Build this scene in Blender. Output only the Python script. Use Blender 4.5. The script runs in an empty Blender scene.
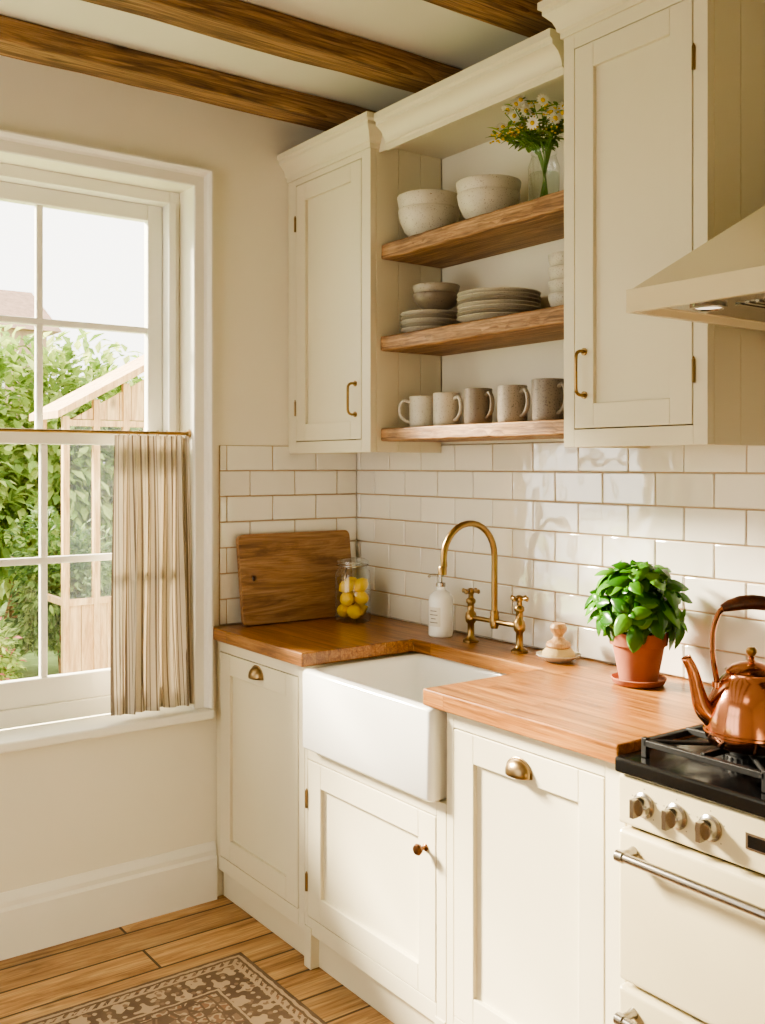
import bpy, bmesh, math, random
from mathutils import Vector, Matrix
random.seed(7)
scene = bpy.context.scene
COL = scene.collection
W = {}
pi = math.pi

def srgb(r, g, b):
    f = lambda c: c/12.92 if c <= .04045 else ((c+.055)/1.055)**2.4
    return (f(r), f(g), f(b), 1)

# ------------------------------------------------------------------ materials
def newmat(name):
    m = bpy.data.materials.new(name); m.use_nodes = True
    nt = m.node_tree
    b = nt.nodes['Principled BSDF']
    return m, nt, b
def N(nt, t, **kw):
    n = nt.nodes.new(t)
    for k, v in kw.items():
        if k in n.inputs.keys(): n.inputs[k].default_value = v
        else: setattr(n, k, v)
    return n
def L(nt, a, b): nt.links.new(a, b)
def math_node(nt, op, a, b=None, clamp=False):
    n = nt.nodes.new('ShaderNodeMath'); n.operation = op; n.use_clamp = clamp
    for i, v in enumerate((a, b)):
        if v is None: continue
        if isinstance(v, (int, float)): n.inputs[i].default_value = v
        else: L(nt, v, n.inputs[i])
    return n.outputs[0]
def mixc(nt, fac, a, b, mode='MIX'):
    n = nt.nodes.new('ShaderNodeMix'); n.data_type = 'RGBA'; n.blend_type = mode
    if isinstance(fac, (int, float)): n.inputs[0].default_value = fac
    else: L(nt, fac, n.inputs[0])
    for i, v in ((6, a), (7, b)):
        if isinstance(v, tuple): n.inputs[i].default_value = v
        else: L(nt, v, n.inputs[i])
    return n.outputs[2]
def maprange(nt, src, a, b_, c=0., d=1.):
    n = N(nt, 'ShaderNodeMapRange')
    for i, v in enumerate((a, b_, c, d)): n.inputs[i+1].default_value = v
    L(nt, src, n.inputs[0]); return n.outputs[0]
def bump(nt, b, h, strength=.1, dist=.01):
    n = N(nt, 'ShaderNodeBump', Strength=strength, Distance=dist)
    L(nt, h, n.inputs['Height']); L(nt, n.outputs[0], b.inputs['Normal'])
def plain(name, col, rough=.5, metal=0, var=.04, nscale=6, bstr=.03, spec=.5, coat=0, bscale=60):
    m, nt, b = newmat(name)
    tc = N(nt, 'ShaderNodeTexCoord')
    no = N(nt, 'ShaderNodeTexNoise', Scale=nscale, Detail=4.0)
    L(nt, tc.outputs['Object'], no.inputs['Vector'])
    c2 = tuple(max(0, c*(1-var*3)) for c in col[:3])+(1,)
    L(nt, mixc(nt, maprange(nt, no.outputs['Fac'], .35, .7), col, c2), b.inputs['Base Color'])
    b.inputs['Roughness'].default_value = rough; b.inputs['Metallic'].default_value = metal
    b.inputs['Specular IOR Level'].default_value = spec
    b.inputs['Coat Weight'].default_value = coat
    if bstr:
        n2 = N(nt, 'ShaderNodeTexNoise', Scale=bscale, Detail=3.0)
        L(nt, tc.outputs['Object'], n2.inputs['Vector'])
        bump(nt, b, n2.outputs['Fac'], bstr, .004)
    return m
def wood(name, dark, mid, light, axis='X', rough=.42, planks=None, across=11, knots=True, bstr=.12, vary=.3, mortar=.0015, streak=.6, fine=150, knotk=.4, knot_s=(2.2, 5)):
    m, nt, b = newmat(name)
    tc = N(nt, 'ShaderNodeTexCoord')
    vec = tc.outputs['Object']
    if axis == 'Y':
        mp0 = N(nt, 'ShaderNodeMapping'); mp0.inputs['Rotation'].default_value = (0, 0, pi/2)
        L(nt, vec, mp0.inputs['Vector']); vec = mp0.outputs[0]
    if axis == 'Z':
        mp0 = N(nt, 'ShaderNodeMapping'); mp0.inputs['Rotation'].default_value = (0, pi/2, 0)
        L(nt, vec, mp0.inputs['Vector']); vec = mp0.outputs[0]
    br = None
    v2 = vec
    if planks:
        br = N(nt, 'ShaderNodeTexBrick')
        br.offset = .37; br.offset_frequency = 2
        br.inputs['Color1'].default_value = (0, 0, 0, 1); br.inputs['Color2'].default_value = (1, 1, 1, 1)
        br.inputs['Mortar'].default_value = (.5, .5, .5, 1)
        br.inputs['Scale'].default_value = 1; br.inputs['Mortar Size'].default_value = mortar
        br.inputs['Mortar Smooth'].default_value = .2
        br.inputs['Brick Width'].default_value = planks[0]; br.inputs['Row Height'].default_value = planks[1]
        L(nt, vec, br.inputs['Vector'])
        sc = N(nt, 'ShaderNodeVectorMath'); sc.operation = 'MULTIPLY_ADD'
        L(nt, br.outputs['Color'], sc.inputs[0]); sc.inputs[1].default_value = (7, 3, 5); L(nt, vec, sc.inputs[2])
        v2 = sc.outputs[0]
    mp = N(nt, 'ShaderNodeMapping'); mp.inputs['Scale'].default_value = (1.3, across, across)
    L(nt, v2, mp.inputs['Vector'])
    n1 = N(nt, 'ShaderNodeTexNoise', Scale=1.6, Detail=9.0, Roughness=.68, Distortion=1.1)
    L(nt, mp.outputs[0], n1.inputs['Vector'])
    mp2 = N(nt, 'ShaderNodeMapping'); mp2.inputs['Scale'].default_value = (5, fine, fine)
    L(nt, v2, mp2.inputs['Vector'])
    n2 = N(nt, 'ShaderNodeTexNoise', Scale=1.5, Detail=4.0, Roughness=.6)
    L(nt, mp2.outputs[0], n2.inputs['Vector'])
    mp3 = N(nt, 'ShaderNodeMapping'); mp3.inputs['Scale'].default_value = (.35, across*.45, across*.45)
    L(nt, v2, mp3.inputs['Vector'])
    n3 = N(nt, 'ShaderNodeTexNoise', Scale=1.2, Detail=2.0, Distortion=.6); L(nt, mp3.outputs[0], n3.inputs['Vector'])
    rg = math_node(nt, 'FRACT', math_node(nt, 'MULTIPLY', n3.outputs['Fac'], 16))
    rg = math_node(nt, 'POWER', rg, 2.5)
    cr = N(nt, 'ShaderNodeValToRGB'); e = cr.color_ramp.elements
    e[0].position = .34; e[0].color = dark; e[1].position = .64; e[1].color = light
    e.new(.49).color = mid
    L(nt, n1.outputs['Fac'], cr.inputs[0])
    c = cr.outputs[0]
    c = mixc(nt, math_node(nt, 'MULTIPLY', rg, .5*streak/.6), c, dark)
    c = mixc(nt, 1, c, maprange(nt, n2.outputs['Fac'], .36, .60, 1-streak*.6, 1.08), 'MULTIPLY')
    if knots:
        mk = N(nt, 'ShaderNodeMapping'); mk.inputs['Scale'].default_value = (knot_s[0], knot_s[1], knot_s[1])
        L(nt, v2, mk.inputs['Vector'])
        vo = N(nt, 'ShaderNodeTexVoronoi', Scale=1.0); L(nt, mk.outputs[0], vo.inputs['Vector'])
        c = mixc(nt, 1, c, maprange(nt, vo.outputs['Distance'], .04, .13, knotk, 1.), 'MULTIPLY')
    if br:
        c = mixc(nt, 1, c, maprange(nt, br.outputs['Color'], 0, 1, 1-vary, 1+vary*.35), 'MULTIPLY')
        c = mixc(nt, br.outputs['Fac'], c, tuple(x*.22 for x in dark[:3])+(1,))
    L(nt, c, b.inputs['Base Color'])
    b.inputs['Roughness'].default_value = rough
    bump(nt, b, n2.outputs['Fac'], bstr, .003)
    return m
def island(name, cols, rough=.5, transl=0, spec=.5, bstr=0, bscale=10, coat=0, ior=1.5):
    m, nt, b = newmat(name)
    g = N(nt, 'ShaderNodeNewGeometry')
    cr = N(nt, 'ShaderNodeValToRGB'); e = cr.color_ramp.elements
    e[0].color = cols[0]; e[1].color = cols[-1]
    for i, c in enumerate(cols[1:-1]): e.new((i+1)/(len(cols)-1)).color = c
    L(nt, g.outputs['Random Per Island'], cr.inputs[0])
    L(nt, cr.outputs[0], b.inputs['Base Color'])
    b.inputs['Roughness'].default_value = rough; b.inputs['Specular IOR Level'].default_value = spec
    b.inputs['Coat Weight'].default_value = coat; b.inputs['IOR'].default_value = ior
    if bstr:
        tc = N(nt, 'ShaderNodeTexCoord'); no = N(nt, 'ShaderNodeTexNoise', Scale=float(bscale), Detail=1.0)
        L(nt, tc.outputs['Object'], no.inputs['Vector']); bump(nt, b, no.outputs['Fac'], bstr, .01)
    if transl:
        t = N(nt, 'ShaderNodeBsdfTranslucent'); L(nt, cr.outputs[0], t.inputs[0])
        mx = N(nt, 'ShaderNodeMixShader'); mx.inputs[0].default_value = transl
        L(nt, b.outputs[0], mx.inputs[1]); L(nt, t.outputs[0], mx.inputs[2])
        L(nt, mx.outputs[0], nt.nodes['Material Output'].inputs[0])
    return m
def speckle(name, col, dot, rough=.4, amount=.17):
    m, nt, b = newmat(name)
    tc = N(nt, 'ShaderNodeTexCoord')
    vo = N(nt, 'ShaderNodeTexNoise', Scale=260.0, Detail=1.0); L(nt, tc.outputs['Object'], vo.inputs['Vector'])
    k = maprange(nt, vo.outputs['Fac'], .68-amount*.3, .76)
    no = N(nt, 'ShaderNodeTexNoise', Scale=14.0, Detail=3.0); L(nt, tc.outputs['Object'], no.inputs['Vector'])
    c = mixc(nt, no.outputs['Fac'], tuple(x*.82 for x in col[:3])+(1,), tuple(min(1, x*1.12) for x in col[:3])+(1,))
    L(nt, mixc(nt, k, c, dot), b.inputs['Base Color'])
    b.inputs['Roughness'].default_value = rough
    return m
def thin_glass(name, refl=.06, tint=(1, 1, 1, 1), edge=.35):
    m = bpy.data.materials.new(name); m.use_nodes = True; nt = m.node_tree
    nt.nodes.remove(nt.nodes['Principled BSDF'])
    t = N(nt, 'ShaderNodeBsdfTransparent'); t.inputs[0].default_value = tint
    g = N(nt, 'ShaderNodeBsdfGlossy'); g.inputs['Roughness'].default_value = .02
    lw = N(nt, 'ShaderNodeLayerWeight'); lw.inputs[0].default_value = .3
    f = math_node(nt, 'ADD', math_node(nt, 'MULTIPLY', math_node(nt, 'POWER', lw.outputs['Facing'], 2), edge), refl)
    mx = N(nt, 'ShaderNodeMixShader'); L(nt, f, mx.inputs[0])
    L(nt, t.outputs[0], mx.inputs[1]); L(nt, g.outputs[0], mx.inputs[2])
    L(nt, mx.outputs[0], nt.nodes['Material Output'].inputs[0])
    return m

M_wall = plain('wall_paint', srgb(.92, .90, .835), .75, var=.015, nscale=2, bstr=.10, bscale=25)
M_ceil = plain('ceiling_paint', srgb(.87, .855, .80), .8, var=.02, nscale=2, bstr=.05)
M_trim = plain('white_gloss_paint', srgb(.93, .92, .88), .4, var=.01, bstr=.02)
M_cab = plain('cream_cabinet_paint', srgb(.868, .838, .738), .38, var=.012, nscale=3, bstr=.03, bscale=40)
M_cabin = plain('cabinet_back_paint', srgb(.89, .865, .785), .5, var=.012, nscale=3, bstr=.03)
M_counter = wood('oiled_oak_worktop', srgb(.42, .26, .12), srgb(.63, .42, .22), srgb(.72, .52, .30), 'X', .28, planks=(.55, .042), across=26, knots=False, vary=.18, mortar=.0004, bstr=.05, streak=.42)
M_shelf = wood('rustic_oak_shelf', srgb(.40, .28, .17), srgb(.64, .48, .32), srgb(.77, .61, .43), 'X', .55, across=20, bstr=.4, streak=.7)
M_beam = wood('old_pine_beam', srgb(.33, .23, .14), srgb(.60, .455, .30), srgb(.72, .57, .39), 'Y', .7, across=16, bstr=.7, streak=.75, knot_s=(3, 9))
M_floor = wood('pine_floorboards', srgb(.54, .39, .24), srgb(.75, .58, .39), srgb(.84, .69, .49), 'Y', .45, planks=(2.3, .13), across=12, vary=.28, mortar=.0045, streak=.5, knotk=.2, knot_s=(3.2, 8))
M_board = wood('walnut_board', srgb(.42, .30, .19), srgb(.60, .45, .30), srgb(.71, .56, .39), 'Y', .5, across=12, bstr=.15, streak=.4)
M_cedar = wood('cedar_frame', srgb(.66, .51, .35), srgb(.78, .64, .47), srgb(.86, .74, .57), 'Z', .6, across=10, streak=.4)
M_tile = island('glazed_tile', [srgb(.885, .87, .82), srgb(.92, .91, .87), srgb(.94, .93, .89)], .05, spec=.9, bstr=.4, bscale=11, coat=.8, ior=1.7)
M_grout = plain('beige_grout', srgb(.72, .63, .52), .9, bstr=.1)
M_ceramic = plain('white_fireclay', srgb(.945, .945, .925), .12, var=.005, bstr=0, coat=.3)
M_brass = plain('aged_brass', srgb(.62, .51, .34), .28, 1, var=.08, nscale=20, bstr=.03)
M_bronze = plain('antique_brass', srgb(.60, .51, .37), .3, 1, var=.08, nscale=20, bstr=.03)
M_copper = plain('polished_copper', srgb(.81, .56, .44), .15, 1, var=.08, nscale=12, bstr=.10, bscale=24)
M_steel = plain('brushed_steel', srgb(.68, .66, .63), .24, 1, var=.04, bstr=.02)
M_black = plain('black_enamel', srgb(.06, .06, .06), .2, var=.03, bstr=.02)
M_iron = plain('cast_iron', srgb(.05, .05, .05), .55, var=.05, bstr=.15, bscale=150)
M_enamel = plain('cream_enamel', srgb(.845, .80, .665), .22, var=.008, bstr=.01, coat=.2)
M_dark = plain('dark_interior', srgb(.12, .10, .08), .8)
M_terra = plain('terracotta', srgb(.60, .36, .26), .85, var=.08, nscale=15, bstr=.12)
M_soil = plain('soil', srgb(.16, .11, .08), .95, var=.2, nscale=60, bstr=.6)
M_basil = island('basil_leaf', [srgb(.14, .33, .08), srgb(.24, .46, .12), srgb(.38, .60, .19)], .26, .2)
M_stem = plain('plant_stem', srgb(.40, .56, .24), .5)
M_lemon = plain('lemon_skin', srgb(.97, .80, .12), .4, var=.03, bstr=.25, bscale=120)
M_glass = thin_glass('jar_glass', .08, (.95, .975, .96, 1), 1.0)
M_pane = thin_glass('window_glass', .03)
M_water = thin_glass('vase_water', .03, (.88, .92, .88, 1), .4)
M_petal = island('daisy_petal', [srgb(.95, .94, .88), srgb(.98, .97, .93)], .6, .3)
M_yellow = plain('flower_yellow', srgb(.88, .74, .22), .7, bstr=.2)
M_leaf = island('bouquet_leaf', [srgb(.34, .47, .18), srgb(.50, .62, .27), srgb(.68, .75, .42)], .5, .35)
M_garden = island('garden_leaf', [srgb(.36, .47, .20), srgb(.54, .65, .32), srgb(.68, .76, .42), srgb(.80, .84, .55)], .6, .35)
M_garden2 = island('garden_leaf_dark', [srgb(.24, .36, .17), srgb(.38, .51, .26), srgb(.58, .69, .38)], .6, .3)
M_rose = island('pink_blossom', [srgb(.80, .42, .45), srgb(.92, .62, .62)], .6, .3)
M_lawn = plain('lawn_grass', srgb(.52, .62, .34), .9, var=.12, nscale=8, bstr=.4)
M_gravel = plain('garden_gravel', srgb(.80, .74, .66), .9, var=.1, nscale=30, bstr=.4)
M_brick = plain('pale_brickwork', srgb(.78, .66, .57), .9, var=.08, nscale=10, bstr=.3)
M_rooft = plain('clay_roof_tiles', srgb(.70, .58, .50), .9, var=.1, nscale=10, bstr=.3)
M_stone1 = speckle('cream_stoneware', srgb(.80, .77, .70), srgb(.52, .45, .37))
M_stone0 = speckle('white_stoneware', srgb(.85, .825, .76), srgb(.62, .56, .48))
M_stone2 = speckle('grey_stoneware', srgb(.64, .60, .53), srgb(.40, .34, .28))
M_stone3 = speckle('brown_stoneware', srgb(.47, .42, .35), srgb(.25, .20, .16))
M_stone4 = speckle('taupe_stoneware', srgb(.60, .56, .50), srgb(.32, .28, .24), amount=.35)
M_stone5 = speckle('slate_stoneware', srgb(.52, .48, .43), srgb(.28, .25, .22), amount=.35)
M_brist = plain('bristles', srgb(.80, .70, .50), .8, bstr=.5, bscale=300)
M_beech = wood('beech', srgb(.62, .46, .30), srgb(.74, .58, .40), srgb(.82, .67, .49), 'Z', .45, knots=False, streak=.3)
M_grip = wood('mahogany_grip', srgb(.22, .11, .06), srgb(.33, .17, .10), srgb(.42, .24, .14), 'X', .3, knots=False)
M_label = plain('paper_label', srgb(.86, .84, .79), .6)
M_ink = plain('printed_ink', srgb(.45, .42, .38), .6)
m, nt, b = newmat('lamp_lens'); b.inputs['Base Color'].default_value = (1, .95, .85, 1)
b.inputs['Emission Color'].default_value = (1, .86, .65, 1); b.inputs['Emission Strength'].default_value = 1.2
M_lens = m

# curtain linen
m, nt, b = newmat('striped_linen')
uv = N(nt, 'ShaderNodeUVMap'); sp = N(nt, 'ShaderNodeSeparateXYZ'); L(nt, uv.outputs[0], sp.inputs[0])
u = sp.outputs[0]
def stripe(per, off, wid):
    a = math_node(nt, 'FRACT', math_node(nt, 'ADD', math_node(nt, 'DIVIDE', u, per), off))
    return math_node(nt, 'LESS_THAN', a, wid)
s = math_node(nt, 'MAXIMUM', stripe(.040, 0, .16), stripe(.040, .72, .06))
s = math_node(nt, 'MAXIMUM', s, stripe(.040, .45, .06))
no = N(nt, 'ShaderNodeTexNoise', Scale=300.0, Detail=2.0); L(nt, uv.outputs[0], no.inputs['Vector'])
c = mixc(nt, math_node(nt, 'MULTIPLY', s, .85), srgb(.91, .875, .81), srgb(.52, .46, .40))
c = mixc(nt, .10, c, no.outputs['Fac'], 'MULTIPLY')
L(nt, c, b.inputs['Base Color']); b.inputs['Roughness'].default_value = .9
bump(nt, b, no.outputs['Fac'], .2, .002)
t = N(nt, 'ShaderNodeBsdfTranslucent'); L(nt, c, t.inputs[0])
mx = N(nt, 'ShaderNodeMixShader'); mx.inputs[0].default_value = .33
L(nt, b.outputs[0], mx.inputs[1]); L(nt, t.outputs[0], mx.inputs[2]); L(nt, mx.outputs[0], nt.nodes['Material Output'].inputs[0])
M_linen = m

# rug
RX0, RX1, RY0, RY1 = .40, 2.45, -1.62, -.70
m, nt, b = newmat('persian_rug')
uv = N(nt, 'ShaderNodeUVMap'); sp = N(nt, 'ShaderNodeSeparateXYZ'); L(nt, uv.outputs[0], sp.inputs[0])
nw = N(nt, 'ShaderNodeTexNoise', Scale=30.0, Detail=2.0); L(nt, uv.outputs[0], nw.inputs['Vector'])
wob = math_node(nt, 'MULTIPLY', math_node(nt, 'SUBTRACT', nw.outputs['Fac'], .5), .012)
x, y = math_node(nt, 'ADD', sp.outputs[0], wob), math_node(nt, 'SUBTRACT', sp.outputs[1], wob)
dx = math_node(nt, 'MINIMUM', x, math_node(nt, 'SUBTRACT', RX1-RX0, x))
dy = math_node(nt, 'MINIMUM', y, math_node(nt, 'SUBTRACT', RY1-RY0, y))
d = math_node(nt, 'MINIMUM', dx, dy)
def band(a, c_):
    return math_node(nt, 'MULTIPLY', math_node(nt, 'GREATER_THAN', d, a), math_node(nt, 'LESS_THAN', d, c_))
def sn(v, f, ph=0.):
    return math_node(nt, 'SINE', math_node(nt, 'ADD', math_node(nt, 'MULTIPLY', v, f), ph))
cream, brown, grey, rust = srgb(.75, .66, .55), srgb(.31, .24, .20), srgb(.50, .41, .34), srgb(.52, .37, .29)
p1 = math_node(nt, 'MULTIPLY', sn(x, 70), sn(y, 70))
p2 = math_node(nt, 'MULTIPLY', sn(math_node(nt, 'ADD', x, y), 105), sn(math_node(nt, 'SUBTRACT', x, y), 105))
vo = N(nt, 'ShaderNodeTexVoronoi', Scale=26.0, feature='DISTANCE_TO_EDGE'); L(nt, uv.outputs[0], vo.inputs['Vector'])
vo.inputs['Randomness'].default_value = .7
finep = math_node(nt, 'ADD', p1, p2)
f1 = math_node(nt, 'GREATER_THAN', finep, .15)
f2 = math_node(nt, 'LESS_THAN', finep, -.55)
f3 = math_node(nt, 'LESS_THAN', vo.outputs['Distance'], .07)
field = mixc(nt, f1, cream, grey); field = mixc(nt, f2, field, rust); field = mixc(nt, f3, field, brown)
q1 = math_node(nt, 'GREATER_THAN', math_node(nt, 'ADD', math_node(nt, 'MULTIPLY', sn(x, 58), sn(y, 58)), math_node(nt, 'MULTIPLY', p2, .5)), .28)
v2_ = N(nt, 'ShaderNodeTexVoronoi', Scale=38.0); L(nt, uv.outputs[0], v2_.inputs['Vector'])
q2 = math_node(nt, 'LESS_THAN', v2_.outputs['Distance'], .28)
bord = mixc(nt, q1, brown, cream); bord = mixc(nt, q2, bord, grey); bord = mixc(nt, math_node(nt, 'GREATER_THAN', p2, .6), bord, cream)
c = mixc(nt, band(.055, .15), field, bord)
for a0, a1, cc in ((-.1, .012, brown), (.012, .022, cream), (.022, .03, brown), (.048, .056, cream), (.15, .157, cream), (.157, .166, brown), (.185, .192, brown)):
    c = mixc(nt, band(a0, a1), c, cc)
tri = math_node(nt, 'GREATER_THAN', sn(math_node(nt, 'ADD', x, y), 220), 0)
c = mixc(nt, math_node(nt, 'MULTIPLY', band(.03, .048), tri), c, cream)
no = N(nt, 'ShaderNodeTexNoise', Scale=9.0, Detail=6.0); L(nt, uv.outputs[0], no.inputs['Vector'])
c = mixc(nt, math_node(nt, 'MULTIPLY', no.outputs['Fac'], .6), c, srgb(.61, .52, .43))
L(nt, c, b.inputs['Base Color']); b.inputs['Roughness'].default_value = .95
no2 = N(nt, 'ShaderNodeTexNoise', Scale=400.0, Detail=2.0); L(nt, uv.outputs[0], no2.inputs['Vector'])
bump(nt, b, no2.outputs['Fac'], .5, .004)
M_rug = m

# ------------------------------------------------------------------ geometry helpers
def box(bm, x0, x1, y0, y1, z0, z1, mi=0, R=None):
    vs = [bm.verts.new((x, y, z)) for z in (z0, z1) for y in (y0, y1) for x in (x0, x1)]
    if R:
        c = Vector(((x0+x1)/2, (y0+y1)/2, (z0+z1)/2))
        for v in vs: v.co = c + R @ (v.co-c)
    for f in ((0, 2, 3, 1), (4, 5, 7, 6), (0, 1, 5, 4), (2, 6, 7, 3), (0, 4, 6, 2), (1, 3, 7, 5)):
        fa = bm.faces.new([vs[i] for i in f]); fa.material_index = mi
    return vs
def lathe(bm, prof, c=(0, 0, 0), n=32, mi=0, M=None):
    M = M or Matrix.Translation(c)
    rings = []
    for r, z in prof:
        if r < 1e-6: rings.append([bm.verts.new(M @ Vector((0, 0, z)))])
        else: rings.append([bm.verts.new(M @ Vector((r*math.cos(2*pi*i/n), r*math.sin(2*pi*i/n), z))) for i in range(n)])
    for a, b_ in zip(rings, rings[1:]):
        for i in range(n):
            j = (i+1) % n
            if len(a) == 1 and len(b_) == 1: continue
            if len(a) == 1: f = (a[0], b_[i], b_[j])
            elif len(b_) == 1: f = (a[i], b_[0], a[j])
            else: f = (a[i], b_[i], b_[j], a[j])
            bm.faces.new(f).material_index = mi
def smoothpath(pts, k=8):
    P = [Vector(p) for p in pts]; P = [2*P[0]-P[1]]+P+[2*P[-1]-P[-2]]
    out = []
    for i in range(1, len(P)-2):
        for s_ in range(k):
            t = s_/k
            a, b_, c_, d_ = P[i-1:i+3]
            out.append(.5*((2*b_)+(c_-a)*t+(2*a-5*b_+4*c_-d_)*t*t+(-a+3*b_-3*c_+d_)*t**3))
    out.append(P[-2]); return out
def tube(bm, pts, rad, n=12, mi=0, caps=True, flat=None):
    pts = [Vector(p) for p in pts]; K = len(pts)
    if isinstance(rad, (int, float)): rad = [rad]*K
    if len(rad) != K: rad = [rad[0]+(rad[-1]-rad[0])*i/(K-1) for i in range(K)]
    tan = [(pts[min(i+1, K-1)]-pts[max(i-1, 0)]).normalized() for i in range(K)]
    up = Vector((0, 0, 1)) if abs(tan[0].z) < .9 else Vector((1, 0, 0))
    nrm = (up-tan[0]*up.dot(tan[0])).normalized(); rings = []
    for i in range(K):
        nrm = (nrm-tan[i]*nrm.dot(tan[i])).normalized(); bn = tan[i].cross(nrm)
        f = flat or 1
        rings.append([bm.verts.new(pts[i]+rad[i]*(math.cos(2*pi*j/n)*nrm+f*math.sin(2*pi*j/n)*bn)) for j in range(n)])
    for a, b_ in zip(rings, rings[1:]):
        for i in range(n):
            j = (i+1) % n; bm.faces.new((a[i], a[j], b_[j], b_[i])).material_index = mi
    if caps:
        bm.faces.new(rings[0][::-1]).material_index = mi; bm.faces.new(rings[-1]).material_index = mi
def sweep(bm, path, prof, z=0, mi=0):
    P = [Vector(p) for p in path]; K = len(P)
    ns = []
    for i in range(K-1):
        d_ = (P[i+1]-P[i]).normalized(); ns.append(Vector((d_.y, -d_.x)))
    rings = []
    for i in range(K):
        if i == 0: m_ = ns[0]
        elif i == K-1: m_ = ns[-1]
        else: m_ = (ns[i-1]+ns[i])/(1+ns[i-1].dot(ns[i]))
        rings.append([bm.verts.new((P[i].x+m_.x*o, P[i].y+m_.y*o, z+h)) for o, h in prof])
    n = len(prof)
    for a, b_ in zip(rings, rings[1:]):
        for i in range(n):
            j = (i+1) % n; bm.faces.new((a[i], a[j], b_[j], b_[i])).material_index = mi
    bm.faces.new(rings[0]).material_index = mi; bm.faces.new(rings[-1][::-1]).material_index = mi
def tags(o, label, cat, group=None, kind=None):
    if label: o['label'] = label
    if cat: o['category'] = cat
    if group: o['group'] = group
    if kind: o['kind'] = kind
def place(o, c, parent):
    W[o.name] = Vector(c)
    if parent:
        o.parent = parent; o.location = Vector(c)-W[parent.name]
    else: o.location = c
def fin(name, bm, mats, parent=None, smooth=False, bevel=0, seg=2, label=None, cat=None, group=None, kind=None, solid=0, ang=35, recalc=True, sub=0):
    if recalc: bmesh.ops.recalc_face_normals(bm, faces=bm.faces)
    xs = [v.co for v in bm.verts]
    lo = Vector([min(v[i] for v in xs) for i in range(3)]); hi = Vector([max(v[i] for v in xs) for i in range(3)])
    c = Vector(((lo.x+hi.x)/2, (lo.y+hi.y)/2, lo.z))
    for v in bm.verts: v.co -= c
    me = bpy.data.meshes.new(name); bm.to_mesh(me); bm.free()
    if not isinstance(mats, (list, tuple)): mats = [mats]
    for m_ in mats: me.materials.append(m_)
    if smooth:
        me.polygons.foreach_set('use_smooth', [True]*len(me.polygons)); me.set_sharp_from_angle(angle=math.radians(ang))
    o = bpy.data.objects.new(name, me); COL.objects.link(o)
    place(o, c, parent)
    if solid:
        md = o.modifiers.new('s', 'SOLIDIFY'); md.thickness = solid
    if sub:
        md = o.modifiers.new('u', 'SUBSURF'); md.levels = sub; md.render_levels = sub
    if bevel:
        md = o.modifiers.new('b', 'BEVEL'); md.width = bevel; md.segments = seg; md.limit_method = 'ANGLE'; md.angle_limit = math.radians(40)
    tags(o, label, cat, group, kind)
    return o
def root(name, loc, label, cat, group=None):
    o = bpy.data.objects.new(name, None); COL.objects.link(o); o.empty_display_size = .05
    place(o, loc, None); tags(o, label, cat, group); return o
def BM(): return bmesh.new()

# ------------------------------------------------------------------ room shell
bm = BM(); box(bm, -.25, 4.3, -3.7, .15, -.12, 0); fin('floor', bm, M_floor, kind='structure', label='honey pine floorboards of the kitchen')
bm = BM(); box(bm, -.25, 4.3, -3.7, .15, 2.68, 2.85); fin('ceiling', bm, M_ceil, kind='structure', label='white plastered ceiling between timber beams')
bm = BM(); box(bm, -.25, 4.3, 0, .15, 0, 2.68); fin('wall_back', bm, M_wall, kind='structure', label='cream wall behind cabinets and shelves')
bm = BM(); box(bm, 4.15, 4.3, -3.55, 0, 0, 2.68); fin('wall_right', bm, M_wall, kind='structure', label='plain cream wall')
WY0, WY1, WZ0, WZ1 = -1.925, -.665, .612, 2.37
bm = BM()
box(bm, -.25, 0, -3.55, WY0, 0, 2.68); box(bm, -.25, 0, WY1, 0, 0, 2.68)
box(bm, -.25, 0, WY0, WY1, 0, WZ0); box(bm, -.25, 0, WY0, WY1, WZ1, 2.68)
fin('wall_left', bm, M_wall, kind='structure', label='cream plaster wall with the sash window')
GX0, GX1 = .25, 2.15  # window opening behind the camera, added and sized to let in fill light
bm = BM()
box(bm, -.25, GX0, -3.7, -3.55, 0, 2.68); box(bm, GX1, 4.3, -3.7, -3.55, 0, 2.68)
box(bm, GX0, GX1, -3.7, -3.55, 0, .35); box(bm, GX0, GX1, -3.7, -3.55, 2.3, 2.68)
fin('wall_front', bm, M_wall, kind='structure', label='cream wall with a wide opening added for fill light')
bm = BM()
for x_ in (GX0, GX0+.61, GX0+1.22, GX1-.06): box(bm, x_, x_+.06, -3.66, -3.6, .35, 2.3)
for z_ in (.35, 1.6, 2.24): box(bm, GX0, GX1, -3.655, -3.605, z_, z_+.06)
fin('fill_window', bm, M_trim, kind='structure', label='wide white unseen window added for fill light')

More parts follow.
